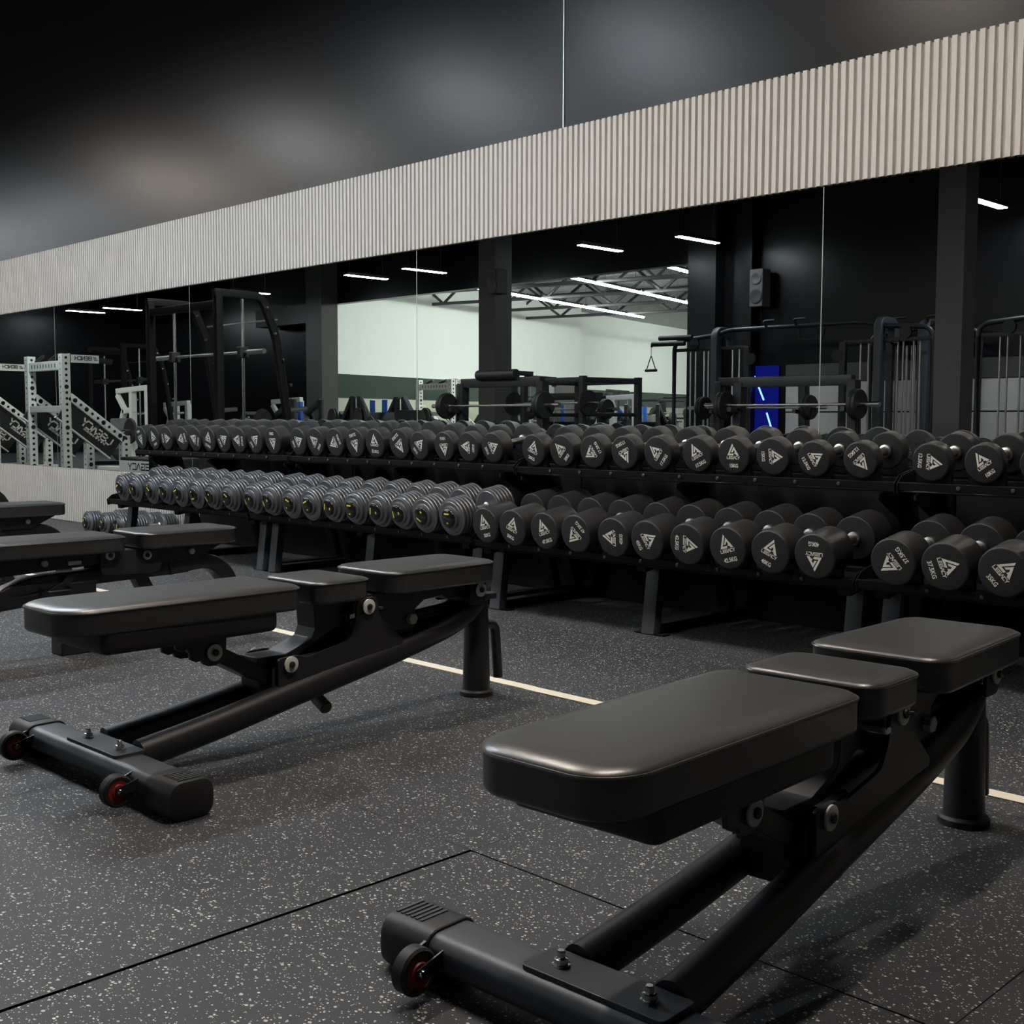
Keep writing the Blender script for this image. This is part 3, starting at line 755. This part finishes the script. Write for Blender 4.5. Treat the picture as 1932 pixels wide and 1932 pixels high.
tube_line((-13.0, -13.5), (-15.0, -21.5), 4, 4.0, 'added fill light in the bright hall, line hidden by the dark wall', 'added hidden tube line in the bright hall')  # added line, out of view, only to brighten the hall
tube_line((-19.0, -23.5), (-21.4, -32.5), 4, 4.0, 'added fill light deep in the bright hall, line hidden by the dark wall', 'added deep tube line in the bright hall')  # unseen tubes added to throw light on the far hall wall
tube_line((-24.4, -26.8), (-26.6, -33.0), 3, 4.0, 'added fill light near the far hall wall, line hidden by the dark wall', 'added farthest tube line in the bright hall')  # one more added, unseen line to lift the far wall's brightness

# ------------------------------------------------------------------ columns and fittings of the opposite side
def column(x, y, s, nm):
    return struct(nm, MB().box(x-s/2, x+s/2, y-s/2, y+s/2, 0, ZC), M['column'])
M['column'] = mat('dark_column_paint', (.075, .072, .070), .6, bump=.05, spec=.3)
column(-13.0, -3.6, .35, 'column_1'); column(-5.84, -3.6, .30, 'column_2')
struct('column_3', MB().box(-22.45, -21.85, -7.19, -6.75, 0, ZC), M['column'])
struct('column_4', MB().box(-11.95, -11.4, -7.19, -6.95, 0, ZC).box(-10.95, -10.75, -7.19, -7.0, 0, ZC), M['wall'])
struct('trim_8', quadwall((-22.45, -6.75), (-24.5, -6.75), .3, 3.05, 3.47), M['column'])
def speaker(x, y, z, h, w_, lab):
    t = thing('wall_speaker', lab, 'speaker', (x, y, z))
    MB().box(-w_/2, w_/2, 0, .22, -h/2, h/2).build('cabinet', M['column'], t, bevel=.01)
    for q, r in ((.25, .36), (-.22, .42)):
        MB().lathe([(0, .001), (-.01, r*w_), (.012, r*w_+.01), (.014, r*w_*.85), (.0, .03), (.004, .001)], (0, .22, q*h), (0, 1, 0), 24).build('driver', M['frame'], t)
    MB().box(-.03, .03, -.05, 0, -.05, .05).build('bracket', M['frame'], t)
speaker(-10.60, -7.12, 2.93, .58, .24, 'tall black loudspeaker high on the dark wall seen in the mirror')
speaker(-12.70, -3.48, 2.90, .36, .2, 'small black loudspeaker on the column seen in the mirror')
# blue doorway with light lines
t = thing('light_panel', 'glowing blue panel with two bright light lines seen in the mirror', 'light panel', (-10.58, -7.17, 0))
MB().box(-.24, .24, -.02, .02, 0, 1.74).build('panel', M['bluewall'], t, smooth=False)
for a, b in (((-.19, 1.60), (.0, 1.20)), ((.06, 1.0), (.20, .62))):
    MB().bar((a[0], .03, a[1]), (b[0], .03, b[1]), .02, .02, up=(0, 1, 0)).build('light_line', M['blueled'], t)
# slats and panels added on the opposite wall in place of a mirror's reflections
slats('trim_9', 1.02, 1.46, -10.2, 3.9, p=.05, w=.03, back=False, y=-7.17)
struct('trim_10', MB().box(-10.2, 3.9, -7.2, -7.178, .12, 1.0), M['slat'])
struct('trim_11', MB().box(-10.2, 3.9, -7.2, -7.16, 1.47, 1.74), M['column'])

# ------------------------------------------------------------------ machines seen in the mirror
G = M['frame']
def smith(x0, x1, y0, y1, lab):
    t = thing('smith_machine', lab, 'gym machine', ((x0+x1)/2, (y0+y1)/2, 0))
    for x in (x0, x1):
        wb(MB().bar((x, y1, 0), (x, y1, 2.24), .08, .08, up=(0, 1, 0)), 'post', M['rack'], t, .004)
        wb(MB().tube(fillet([(x, y1+.05, 2.22), (x, y0+.20, 2.22), (x, y0+.02, 1.80), (x, y0-.26, 0.0)], .10, 5), .034, .042, square=True), 'front_post', M['rack'], t)
        wb(MB().tube([(x, y1-.30, .05), (x, y1-.30, 2.22)], .016, n=14), 'guide_rod', M['chrome'], t)
        wb(MB().box(x-.05, x+.05, y0-.30, y1+.06, 0, .07), 'base_rail', M['rack'], t, .004)
        wb(MB().box(x-.035, x+.035, y1-.355, y1-.245, 1.54, 1.66), 'carriage', M['shell'], t, .006)
        wb(MB().tube([(x, y0-.10, .98), (x+.0, y0-.38, 1.0)], .025, n=12), 'plate_peg', M['steel'], t)
        for k in range(4):
            wb(MB().lathe([(0, .018), (.012, .016), (.013, .001)], (x+.046, y0+.16-.10*k, 2.10-.28*k), (1, 0, 0), 12), 'bolt', M['chrome'], t)
    wb(MB().tube([(x0-.28, y1-.30, 1.60), (x1+.28, y1-.30, 1.60)], .016, n=14), 'bar', M['steel'], t)
    for s, x in ((-1, x0), (1, x1)):
        wb(MB().tube([(x+s*.10, y1-.30, 1.60), (x+s*.42, y1-.30, 1.60)], .027, n=16), 'sleeve', M['steel'], t)
    wb(MB().bar((x0, y1, 2.1), (x1, y1, 2.1), .06, .08), 'cross_beam', M['rack'], t, .003)
    wb(MB().bar((x0, y0, 1.98), (x1, y0, 1.98), .02, .02), 'pull_up_bar', M['steel'], t)
    wb(MB().bar((x0, y1, .3), (x1, y1, .3), .06, .08), 'cross_beam', M['rack'], t, .003)
smith(-12.78, -11.30, 1.38, 2.12, 'tall dark smith machine with bent top beams seen in the mirror')
smith(-21.9, -20.5, -2.2, -1.4, 'dark smith machine behind the perforated white rig in the mirror')

def cable_station(xa, xb, y, lab, left_handle=True):
    t = thing('cable_crossover', lab, 'gym machine', ((xa+xb)/2, y, 0))
    def tower(xo, xi, s):
        wb(MB().tube(fillet([(xo, y, 0), (xo, y, 2.10), (xi, y, 2.16)], .16, 6), .035, n=14), 'outer_tube', G, t)
        wb(MB().tube(fillet([(xi, y+.02, 0), (xi, y+.02, 2.22), (xi, y-.35, 2.20), (xi, y-.38, 2.0)], .12, 6), .055, .07, square=True), 'main_post', M['rackleg'], t)
        wb(MB().bar((xo, y-.02, 1.96), (xi+s*.55, y-.02, 1.96), .05, .05), 'cross_beam', G, t, .003)
        for q in (.30, .42, .62, .72):
            wb(MB().tube([(xo+(xi-xo)*q, y-.10, .08), (xo+(xi-xo)*q, y-.10, 1.95)], .013, n=10), 'guide_rod', M['steel'], t)
        for q in (.22, .34):
            wb(MB().tube([(xi+s*q, y-.10, .08), (xi+s*q, y-.10, 1.95)], .013, n=10), 'guide_rod', M['steel'], t)
        for k in range(10):
            a, b = xo+(xi-xo)*.22, xo+(xi-xo)*.80
            wb(MB().box(min(a, b), max(a, b), y-.16, y-.04, .10+.055*k, .150+.055*k), 'weight', M['shell'], t, .004)
        wb(MB().lathe([(-.02, .02), (-.02, .085), (.0, .07), (.02, .085), (.02, .02)], (xi+s*.62, y+.02, 1.78), (0, 1, 0), 24), 'pulley', M['shell'], t)
        wb(MB().lathe([(-.02, .02), (-.02, .085), (.0, .07), (.02, .085), (.02, .02)], (xo+(xi-xo)*.5, y+.02, 2.05), (0, 1, 0), 24), 'pulley', M['shell'], t)
        wb(MB().bar((xi+s*.55, y, 0), (xi+s*.55, y, 1.96), .09, .07, up=(0, 1, 0)), 'inner_post', G, t, .004)
        wb(MB().box(min(xo, xi+s*.6)-.05, max(xo, xi+s*.6)+.05, y-.25, y+.25, 0, .06), 'base', G, t, .006)
    tower(xa, xa+.80, 1); tower(xb, xb-.75, -1)
    wb(MB().tube(fillet([(xa+.8, y, 2.16), (xa+1.0, y, 2.22), (xb-1.0, y, 2.22), (xb-.72, y, 2.16)], .15, 5), .034, n=14), 'top_bar', G, t)
    m = (xa+xb)/2
    for dx in (-.45, .05):
        wb(MB().tube(fillet([(m+dx, y+.0, 2.24), (m+dx+.10, y+.22, 2.30), (m+dx+.32, y+.26, 2.30)], .06, 4), .017, n=10), 'pull_up_grip', M['shell'], t)
    wb(MB().tube(fillet([(m+.10, y, 2.19), (m+.12, y, 2.02), (m+.48, y, 2.02), (m+.52, y, 2.19)], .05, 4), .014, n=10), 'hanging_bar', M['shell'], t)
    if left_handle:
        for dz, dy in ((0, .12), (-.10, .30)):
            wb(MB().tube([(xa-.20, y+dy, 2.15+dz), (xa+.42, y+dy, 2.14+dz)], .038, n=14), 'roller_pad', M['shell'], t)
        h = Vector((xa-.22, y+.3, 2.02))
        wb(MB().tube([(xa-.10, y+.3, 2.06), h], .02, n=8), 'cable_stop', M['shell'], t)
        wb(MB().tube([h, h+Vector((0, 0, -.14))], .006, n=6), 'cable', M['steel'], t)
        hd = wb(MB().tube(fillet([h+Vector((-.09, 0, -.36)), h+Vector((0, 0, -.14)), h+Vector((.09, 0, -.36))], .02, 3), .008, n=8), 'stirrup_strap', M['shell'], t)
        wb(MB().tube([h+Vector((-.11, 0, -.37)), h+Vector((.11, 0, -.37))], .022, n=12), 'grip', M['shell'], t)
    return t
cable_station(-11.47, -7.25, -6.0, 'wide black cable crossover machine with a hanging grip seen in the mirror')
cable_station(-6.65, -2.6, -6.0, 'cable crossover machine cut by the right edge of the mirror image', False)
cable_station(-8.6, -7.0, -6.85, 'small cable machine added as second reflection of the wide crossover in the mirror', False)  # added body standing in for the crossover's second mirror reflection

def perforated(x, y0, z0, z1, s, holes):
    """square post, a row of large holes on the +x face and of small ones on the +y face"""
    p = MB().box(x-s/2, x+s/2, y0-s/2, y0+s/2, z0, z1)
    h = MB(); n = int((z1-z0)/holes)
    for k in range(n):
        z = z0+(k+.5)*holes; r = .034 if k % 7 == 1 else .021
        h.lathe([(0, .001), (0, r), (.003, r), (.003, .001)], (x+s/2, y0, z), (1, 0, 0), 14)
        h.lathe([(0, .001), (0, r*.5), (.003, r*.5), (.003, .001)], (x, y0+s/2, z), (0, 1, 0), 8)
    return p, h
def white_rig(xa, xb, y, lab):
    t = thing('perforated_rig', lab, 'gym machine', ((xa+xb)/2, y, 0))
    W = M['wpaint']; tp = 1.86; S = .13
    wb(MB().box(xa, xb, y-.05, y+.05, tp-.24, tp-.10), 'cross_beam', W, t, .004)
    h = MB()
    for k in range(9): h.box(xa+.18+k*.105, xa+.20+k*.105, y+.05, y+.053, tp-.20, tp-.14)
    wb(h, 'slot_row', M['hole'], t, 0, False)
    wb(MB().box(xa, xb, y-.05, y+.05, .98, 1.08), 'cross_beam', W, t, .004)
    for x in (xa, xb):
        p, h = perforated(x, y, 0, tp, S, .088); wb(p, 'upright', W, t, .004, False); wb(h, 'hole_row', M['hole'], t, 0, False)
        d0, d1 = Vector((y-.05, 1.22)), Vector((y-.92, .56)); u = (d1-d0); L = u.length; u.normalize(); n = Vector((-u.y, u.x))
        n = -n if n.y > 0 else n
        P = lambda q: (x, q.x, q.y)
        wb(MB().bar(P(d0), P(d1), .12, .13, up=(1, 0, 0)), 'diagonal_beam', W, t, .004)
        h = MB()
        for k in range(9):
            q = d0+u*(.10+k*(L-.2)/8); r = .036 if k in (0, 2, 5, 8) else .022
            h.lathe([(0, .001), (0, r), (.003, r), (.003, .001)], (x+.062, q.x, q.y), (1, 0, 0), 14)
        wb(h, 'hole_row', M['hole'], t, 0, False)
        c = [d0+n*.07+u*.04, d0+n*.36+u*.04, d1+n*.36-u*.02, d1+n*.07-u*.02]
        wb(MB().prism([tuple(q) for q in c], x-.02, x+.02), 'side_panel', M['shell'], t, 0, False)
        mid = d0+n*.22+u*(L*.62); e1 = -u; e2 = Vector((-e1.y, e1.x)); e2 = e2 if e2.y > 0 else -e2
        mb = MB()
        stroke_word(mb.bm, 'LEGACY', 0, 0, .56, .105, .026, lambda p_, q_: (x+.0225, mid.x+e1.x*p_+e2.x*q_, mid.y+e1.y*p_+e2.y*q_))
        text_flat(mb.bm, 'FITNESS', 0, -.05, .42, .03, lambda p_, q_: (x+.0225, mid.x+e1.x*p_+e2.x*q_, mid.y+e1.y*p_+e2.y*q_))
        wb(mb, 'lettering', M['logo'], t, 0, False)
        wb(MB().bar(P(d0+n*.375+u*.02), P(d1+n*.375), .025, .05, up=(1, 0, 0)), 'lower_rail', W, t)
        p, h = perforated(x, y-.94, 0, .62, S, .088); wb(p, 'foot_post', W, t, .004, False); wb(h, 'hole_row', M['hole'], t, 0, False)
        wb(MB().box(x-.06, x+.06, y-1.1, y+.15, 0, .05), 'base', W, t, .004)
    wb(MB().bar((xb, y-.07, tp-.03), (xb, y-.75, tp-.10), .10, .08), 'top_arm', G, t, .004)
    wb(MB().box(xb+.052, xb+.068, y-.52, y-.08, tp-.13, tp-.01), 'name_plate', W, t, 0, False)
    mb = MB(); stroke_word(mb.bm, 'BENCH', .03, .015, .26, .05, .012, lambda p_, q_: (xb+.0695, y-.30+p_, tp-.10+q_))
    for k in range(3): mb.quad([(xb+.0695, y-.50+.012*k, tp-.09+.02*k), (xb+.0695, y-.44+.006*k, tp-.09+.02*k), (xb+.0695, y-.44+.006*k, tp-.078+.02*k), (xb+.0695, y-.50+.012*k, tp-.078+.02*k)])
    wb(mb, 'plate_lettering', M['shell'], t, 0, False)
    for k in range(2): wb(MB().tube([(xa+.25+.5*k, y, tp-.09), (xa+.55+.5*k, y+.02, tp-.02)], .03, n=10), 'roller', M['shell'], t)
    return t
white_rig(-18.87, -17.62, 1.0, 'white perforated rig with slanted black panels seen at the left of the mirror')
white_rig(-22.6, -21.4, .6, 'second white perforated rig at the left end of the mirror')

def white_machine(x, y, lab, s=1.):
    t = thing('plate_loaded_machine', lab, 'gym machine', (x, y, 0))
    W = M['wpaint']; V = lambda a, b, c: (x+a*s, y+b*s, c*s)
    wb(MB().bar(V(-.4, 0, 0), V(-.4, 0, .35), .09, .09, up=(0, 1, 0)), 'leg', W, t, .004)
    wb(MB().bar(V(.45, 0, 0), V(.45, 0, 1.25), .10, .10, up=(0, 1, 0)), 'post', W, t, .004)
    wb(MB().bar(V(-.05, 0, 0), V(-.05, 0, 1.28), .10, .10, up=(0, 1, 0)), 'post', W, t, .004)
    wb(MB().bar(V(-.55, 0, 1.24), V(.48, 0, 1.28), .08, .09), 'top_beam', W, t, .004)
    wb(MB().bar(V(-.62, 0, .40), V(-.32, 0, .95), .08, .09), 'arm', W, t, .004)
    wb(MB().bar(V(-.32, 0, .95), V(-.55, 0, 1.18), .07, .08), 'arm', W, t, .004)
    wb(MB().bar(V(-.35, 0, .92), V(.0, 0, .95), .08, .09), 'arm', W, t, .004)
    wb(MB().box(x-.75*s, x+.55*s, y-.30, y+.30, 0, .06), 'base', W, t, .004)
    wb(MB().bar(V(-.55, .1, .40), V(-.15, .1, .20), .30, .10), 'seat', M['shell'], t, .02)
    wb(MB().bar(V(-.15, .1, .34), V(-.32, .1, .80), .30, .09), 'backrest', M['grey'], t, .02)
    wb(MB().lathe([(0, .03), (0, .2), (.03, .22), (.05, .2), (.05, .03)], V(.2, .15, .62), (0, 1, 0), 28), 'plate', M['tyre'], t)
    wb(MB().tube([V(.2, -.1, .62), V(.2, .32, .62)], .025, n=10), 'plate_peg', M['chrome'], t)
    return t
white_machine(-19.05, -.85, 'white plate-loaded frame machine beside the perforated rig in the mirror', 1.1)
white_machine(-20.3, -4.8, 'small white frame machine before the dark wall in the mirror', 1.0)
white_machine(-22.2, -3.4, 'white frame machine far behind the smith machine in the mirror', .95)
def tread_block(x, y, lab):
    t = thing('step_platform', lab, 'platform', (x, y, 0))
    MB().box(-.8, .8, -.35, .35, .06, .30).build('deck', M['shell'], t, bevel=.02)
    MB().box(-.78, .78, .35, .365, .07, .25).build('front_panel', M['wpaint'], t, smooth=False)
    mb = MB(); stroke_word(mb.bm, 'LEGACY', .1, .12, .8, .09, .02, lambda p, q: (-p, .3665, q)); mb.build('lettering', M['shell'], t, smooth=False)
    for sx in (-1, 1): MB().box(sx*.7-.05, sx*.7+.05, -.3, .3, 0, .06).build('foot', M['shell'], t)
tread_block(-16.4, .0, 'dark platform with a pale lettered front panel low in the mirror')

def sled(x, y, rz, lab):
    t = thing('leg_press', lab, 'gym machine', (x, y, 0), rz)
    for s in (-1, 1):
        MB().bar((-.9, s*.38, .10), (.75, s*.38, 1.22), .08, .10).build('sled_rail', G, t, bevel=.004)
        MB().bar((.75, s*.38, 0), (.75, s*.38, 1.24), .08, .08, up=(0, 1, 0)).build('post', G, t, bevel=.004)
        MB().bar((-.95, s*.38, 0), (-.9, s*.38, .5), .08, .08, up=(0, 1, 0)).build('post', G, t, bevel=.004)
        for k in range(2):
            MB().lathe([(0, .03), (0, .20), (.02, .215), (.045, .2), (.045, .03)], (.15+.05*k, s*(.50+.055*k), .86), (0, s, 0), 28).build('plate', M['tyre'], t)
        MB().tube([(.15, s*.4, .86), (.15, s*.78, .86)], .025, n=10).build('plate_peg', M['chrome'], t)
        MB().tube(fillet([(-.55, s*.45, .55), (-.4, s*.5, .85), (-.2, s*.5, .92)], .08, 4), .018, n=10).build('side_handle', M['chrome'], t)
    MB().prism([(.0, .70), (.42, 1.0), (.55, .84), (.12, .55)], -.34, .34, 'xz').build('foot_plate', M['shell'], t, bevel=.01)
    MB().bar((-.95, 0, .35), (-.55, 0, 1.0), .45, .11).build('backrest', M['shell'], t, bevel=.03)
    MB().bar((-.95, 0, .30), (-.45, 0, .26), .45, .11).build('seat', M['shell'], t, bevel=.03)
    MB().box(-1.0, .85, -.42, .42, 0, .05).build('base', G, t, bevel=.004)
    MB().box(.53, .60, -.05, .02, .85, 1.20).build('blue_grip', M['bblue'], t)
sled(-16.3, -3.6, radians(20), 'black leg press before the white hall, left of the mirror joint')
sled(-14.6, -3.0, radians(200), 'black leg press with plates right of the mirror joint')
sled(-18.6, -3.4, radians(-15), 'low black leg press at the left edge of the white hall')
sled(-17.6, -10.2, radians(60), 'black machine inside the white hall behind the column')

def press_station(x0, x1, y, lab, h=1.32, roll=True):
    t = thing('bench_press_station', lab, 'gym machine', ((x0+x1)/2, y, 0)); m = (x0+x1)/2
    for x in (x0, x1):
        wb(MB().bar((x-(.04 if x == x0 else -.04), y, 0), (x, y, h), .10, .12, up=(0, 1, 0)), 'post', G, t, .004)
        wb(MB().bar((x, y+.02, .98), (x, y+.22, 1.0), .05, .05), 'bar_hook', G, t)
        wb(MB().box(x-.05, x+.05, y-.5, y+.9, 0, .06), 'foot', G, t, .004)
    wb(MB().bar((x0, y, h), (x1, y, h), .09, .11), 'cross_beam', G, t, .004)
    if roll: wb(MB().tube([(m-.35, y+.05, h+.09), (m+.30, y+.05, h+.09)], .06, n=18), 'roller_pad', M['shell'], t)
    wb(MB().box(m-.14, m+.14, y+.1, y+1.2, .40, .48), 'bench_pad', M['grey'], t, .02)
    wb(MB().box(m-.05, m+.05, y-.02, y+1.1, .05, .40), 'bench_frame', G, t, .004)
    b = thing('barbell', 'loaded barbell racked on the '+lab, 'barbell', (m, y+.14, 1.045))
    MB().tube([(-1.05, 0, 0), (1.05, 0, 0)], .0145, n=14).build('bar', M['steel'], b)
    for s in (-1, 1):
        for k in range(2):
            MB().lathe([(0, .02), (0, .15), (s*.015, .16), (s*.04, .15), (s*.04, .02)], (s*(.78+.045*k), 0, 0), (1, 0, 0), 32).build('plate', M['tyre'], b)
        MB().tube([(s*.75, 0, 0), (s*1.08, 0, 0)], .025, n=14).build('sleeve', M['chrome'], b)
press_station(-10.85, -9.5, -1.0, 'press station before the column in the mirror')
press_station(-7.75, -6.35, -2.4, 'press station before the dark wall in the mirror', 1.30, False)
press_station(-9.6, -8.3, -4.6, 'far press station between column and crossover', 1.40, False)

def pulley_tower(x, y, lab, h=1.6):
    t = thing('pulley_tower', lab, 'gym machine', (x, y, 0))
    MB().bar((0, 0, 0), (0, 0, h), .09, .09, up=(0, 1, 0)).build('post', G, t, bevel=.004)
    MB().bar((-.42, 0, h), (.42, 0, h-.06), .07, .08).build('top_arm', G, t, bevel=.004)
    MB().box(-.4, .4, -.35, .35, 0, .06).build('base', G, t, bevel=.004)
    for q in (-.4, .38, -.1):
        MB().lathe([(-.02, .02), (-.02, .075), (0, .06), (.02, .075), (.02, .02)], (q, 0, h-.14), (0, 1, 0), 20).build('pulley', M['shell'], t)
    for q in (-.4, .38): MB().tube([(q, 0, .3), (q, 0, h-.15)], .005, n=6).build('cable', M['steel'], t)
    MB().box(-.30, .10, -.12, .12, .10, .75).build('weight_stack', M['shell'], t)
pulley_tower(-14.6, -5.6, 'dark pulley tower left of the column in the mirror', 1.72)
pulley_tower(-16.6, -8.3, 'dark pulley tower standing in the white hall', 1.75)
pulley_tower(-19.0, -9.5, 'dark pulley tower at the left part of the white hall', 1.7)
sled(-21.2, -15.2, radians(100), 'black machine deep in the white hall, left of the far wall joint')
sled(-19.6, -14.6, radians(10), 'black machine deep in the white hall below the far wall')
sled(-17.5, -13.0, radians(70), 'black machine in the white hall next to the dark wall edge')
sled(-21.9, -12.4, radians(-30), 'black machine in the white hall left of the cabinet')
pulley_tower(-18.5, -16.6, 'dark pulley tower deep in the white hall', 1.6)
pulley_tower(-22.4, -17.5, 'dark pulley tower before the left hall wall', 1.75)
white_rig(-22.6, -21.4, -10.2, 'white perforated rig standing in the white hall')
white_machine(-13.3, -6.75, 'white frame machine at the edge of the white hall', 1.0)
press_station(-13.3, -12.1, -5.0, 'press station left of the crossover in the mirror', 1.25, False)
def power_rack(x, y, rz, lab, h=1.5):
    t = thing('power_rack', lab, 'gym machine', (x, y, 0), rz)
    for a in (-.6, .6):
        for b in (-.5, .5): MB().bar((a, b, 0), (a, b, h), .08, .08, up=(0, 1, 0)).build('post', G, t, bevel=.003)
        MB().bar((a, -.5, h-.05), (a, .5, h-.05), .07, .07).build('side_beam', G, t)
        MB().bar((a, -.5, .95), (a, .5, .95), .05, .05).build('safety_bar', G, t)
    for b in (-.5, .5): MB().bar((-.6, b, h-.05), (.6, b, h-.05), .07, .07).build('cross_beam', G, t)
    MB().box(-.14, .14, -.6, .5, .40, .48).build('bench_pad', M['grey'], t, bevel=.02)
    MB().box(-.05, .05, -.5, .4, 0, .40).build('bench_frame', G, t)
    MB().tube([(-.95, .56, 1.1), (.95, .56, 1.1)], .015, n=10).build('bar', M['steel'], t)
    for q in (-1, 1): MB().lathe([(0, .02), (0, .16), (q*.04, .16), (q*.04, .02)], (q*.74, .56, 1.1), (1, 0, 0), 24).build('plate', M['tyre'], t)
for x, y, rz, h, lab in [(-22.6, -19.8, .25, 1.55, 'dark power rack deep in the white hall, near the jog of the left wall'), (-20.6, -18.4, .25, 1.5, 'dark power rack in the middle of the white hall depth'),
                         (-25.2, -24.5, .25, 1.7, 'dark power rack before the far hall wall, left one'), (-24.0, -27.0, .25, 1.7, 'dark power rack before the far hall wall, right one'),
                         (-23.4, -14.6, .25, 1.6, 'dark power rack before the left hall wall'), (-19.6, -20.6, .9, 1.5, 'dark power rack next to the dark wall edge, deep in the hall'),
                         (-10.9, -3.2, .1, 1.45, 'dark power rack between column and press station in the mirror'), (-4.6, -6.2, 0, 1.5, 'dark power rack at the right end of the mirror image')]:
    power_rack(x, y, rz, lab, h)
# white cabinet and its neighbours in the hall
t = thing('cabinet', 'tall white cabinet with grey side before the far hall wall', 'cabinet', (-19.1, -11.6, 0))
MB().box(-.2, .2, -.45, .45, .0, 1.82).build('body', M['wpaint'], t, bevel=.01)
MB().box(.201, .22, -.45, .45, .0, 1.82).build('door', M['column'], t, smooth=False)
t = thing('storage_shelf', 'low dark shelf in the white hall carrying two coloured balls', 'shelf', (-15.3, -9.0, 0))
for x in (-.5, .5): MB().box(x-.03, x+.03, -.2, .2, 0, .9).build('side', G, t)
for z in (.25, .55, .86): MB().box(-.5, .5, -.2, .2, z, z+.03).build('board', G, t, smooth=False)
tag(put('ball', MB().sphere((0, 0, 0), .10).mesh('ball', M['yball']), None, (-15.45, -8.95, .9905)), 'yellow ball on the dark shelf in the white hall', 'ball')
tag(put('ball', MB().sphere((0, 0, 0), .12).mesh('ball', M['bblue']), None, (-15.15, -8.98, 1.0105)), 'bright blue ball on the dark shelf in the white hall', 'ball')
# ball rack at the right edge
t = thing('ball_rack', 'slanted black rack of blue balls at the right edge of the mirror', 'rack', (-4.35, -4.3, 0))
MB().bar((-.35, 0, 0), (.0, 0, 1.5), .06, .06, up=(0, 1, 0)).build('post', G, t); MB().box(-.5, .5, -.3, .3, 0, .05).build('base', G, t)
BW = ['top', 'second', 'third', 'fourth', 'lowest']
for k in range(5):
    z = 1.36-.20*k; x = .0-.047*k-.03
    MB().tube([(x, .02, z-.085), (x, .20, z-.085)], .012, n=8).build('peg', G, t)
    tag(put('ball', MB().sphere((0, 0, 0), .072, 24).mesh('ball', M['blueball']), None, (-4.35+x, -4.3+.12, z)), f'small blue ball, {BW[k]} one on the slanted rack in the mirror', 'ball', 'blue balls on the slanted rack')

# ------------------------------------------------------------------ camera
f_, yaw, pit, rol = 2237.74, .7926085, .0768719, -.00229
F = Vector((-sin(yaw)*cos(pit), cos(yaw)*cos(pit), -sin(pit))); r_ = Vector((cos(yaw), sin(yaw), 0)); d_ = F.cross(r_)
R_ = r_*cos(rol)+d_*sin(rol); DN = -r_*sin(rol)+d_*cos(rol)
cam = bpy.data.cameras.new('camera'); co = bpy.data.objects.new('camera', cam); COL.objects.link(co)
U = -DN; B = -F
co.matrix_world = Matrix(((R_.x, U.x, B.x, 0), (R_.y, U.y, B.y, 0), (R_.z, U.z, B.z, H), (0, 0, 0, 1)))
cam.sensor_width = 36; cam.lens = f_/1932*36; cam.clip_start = .02; cam.clip_end = 200
SC.camera = co
w = bpy.data.worlds.new('world'); SC.world = w; w.use_nodes = True
w.node_tree.nodes['Background'].inputs['Color'].default_value = (0, 0, 0, 1)
vs = SC.view_settings
SC.display_settings.display_device = 'sRGB'
vs.view_transform = 'Standard'; vs.look = 'None'; vs.gamma = 1; vs.exposure = 0.22; vs.use_curve_mapping = False
SC.cycles.use_denoising = True
SC.cycles.max_bounces = 10; SC.cycles.glossy_bounces = 6; SC.cycles.diffuse_bounces = 4
SC.cycles.sample_clamp_indirect = 6.0
SC.cycles.caustics_reflective = False
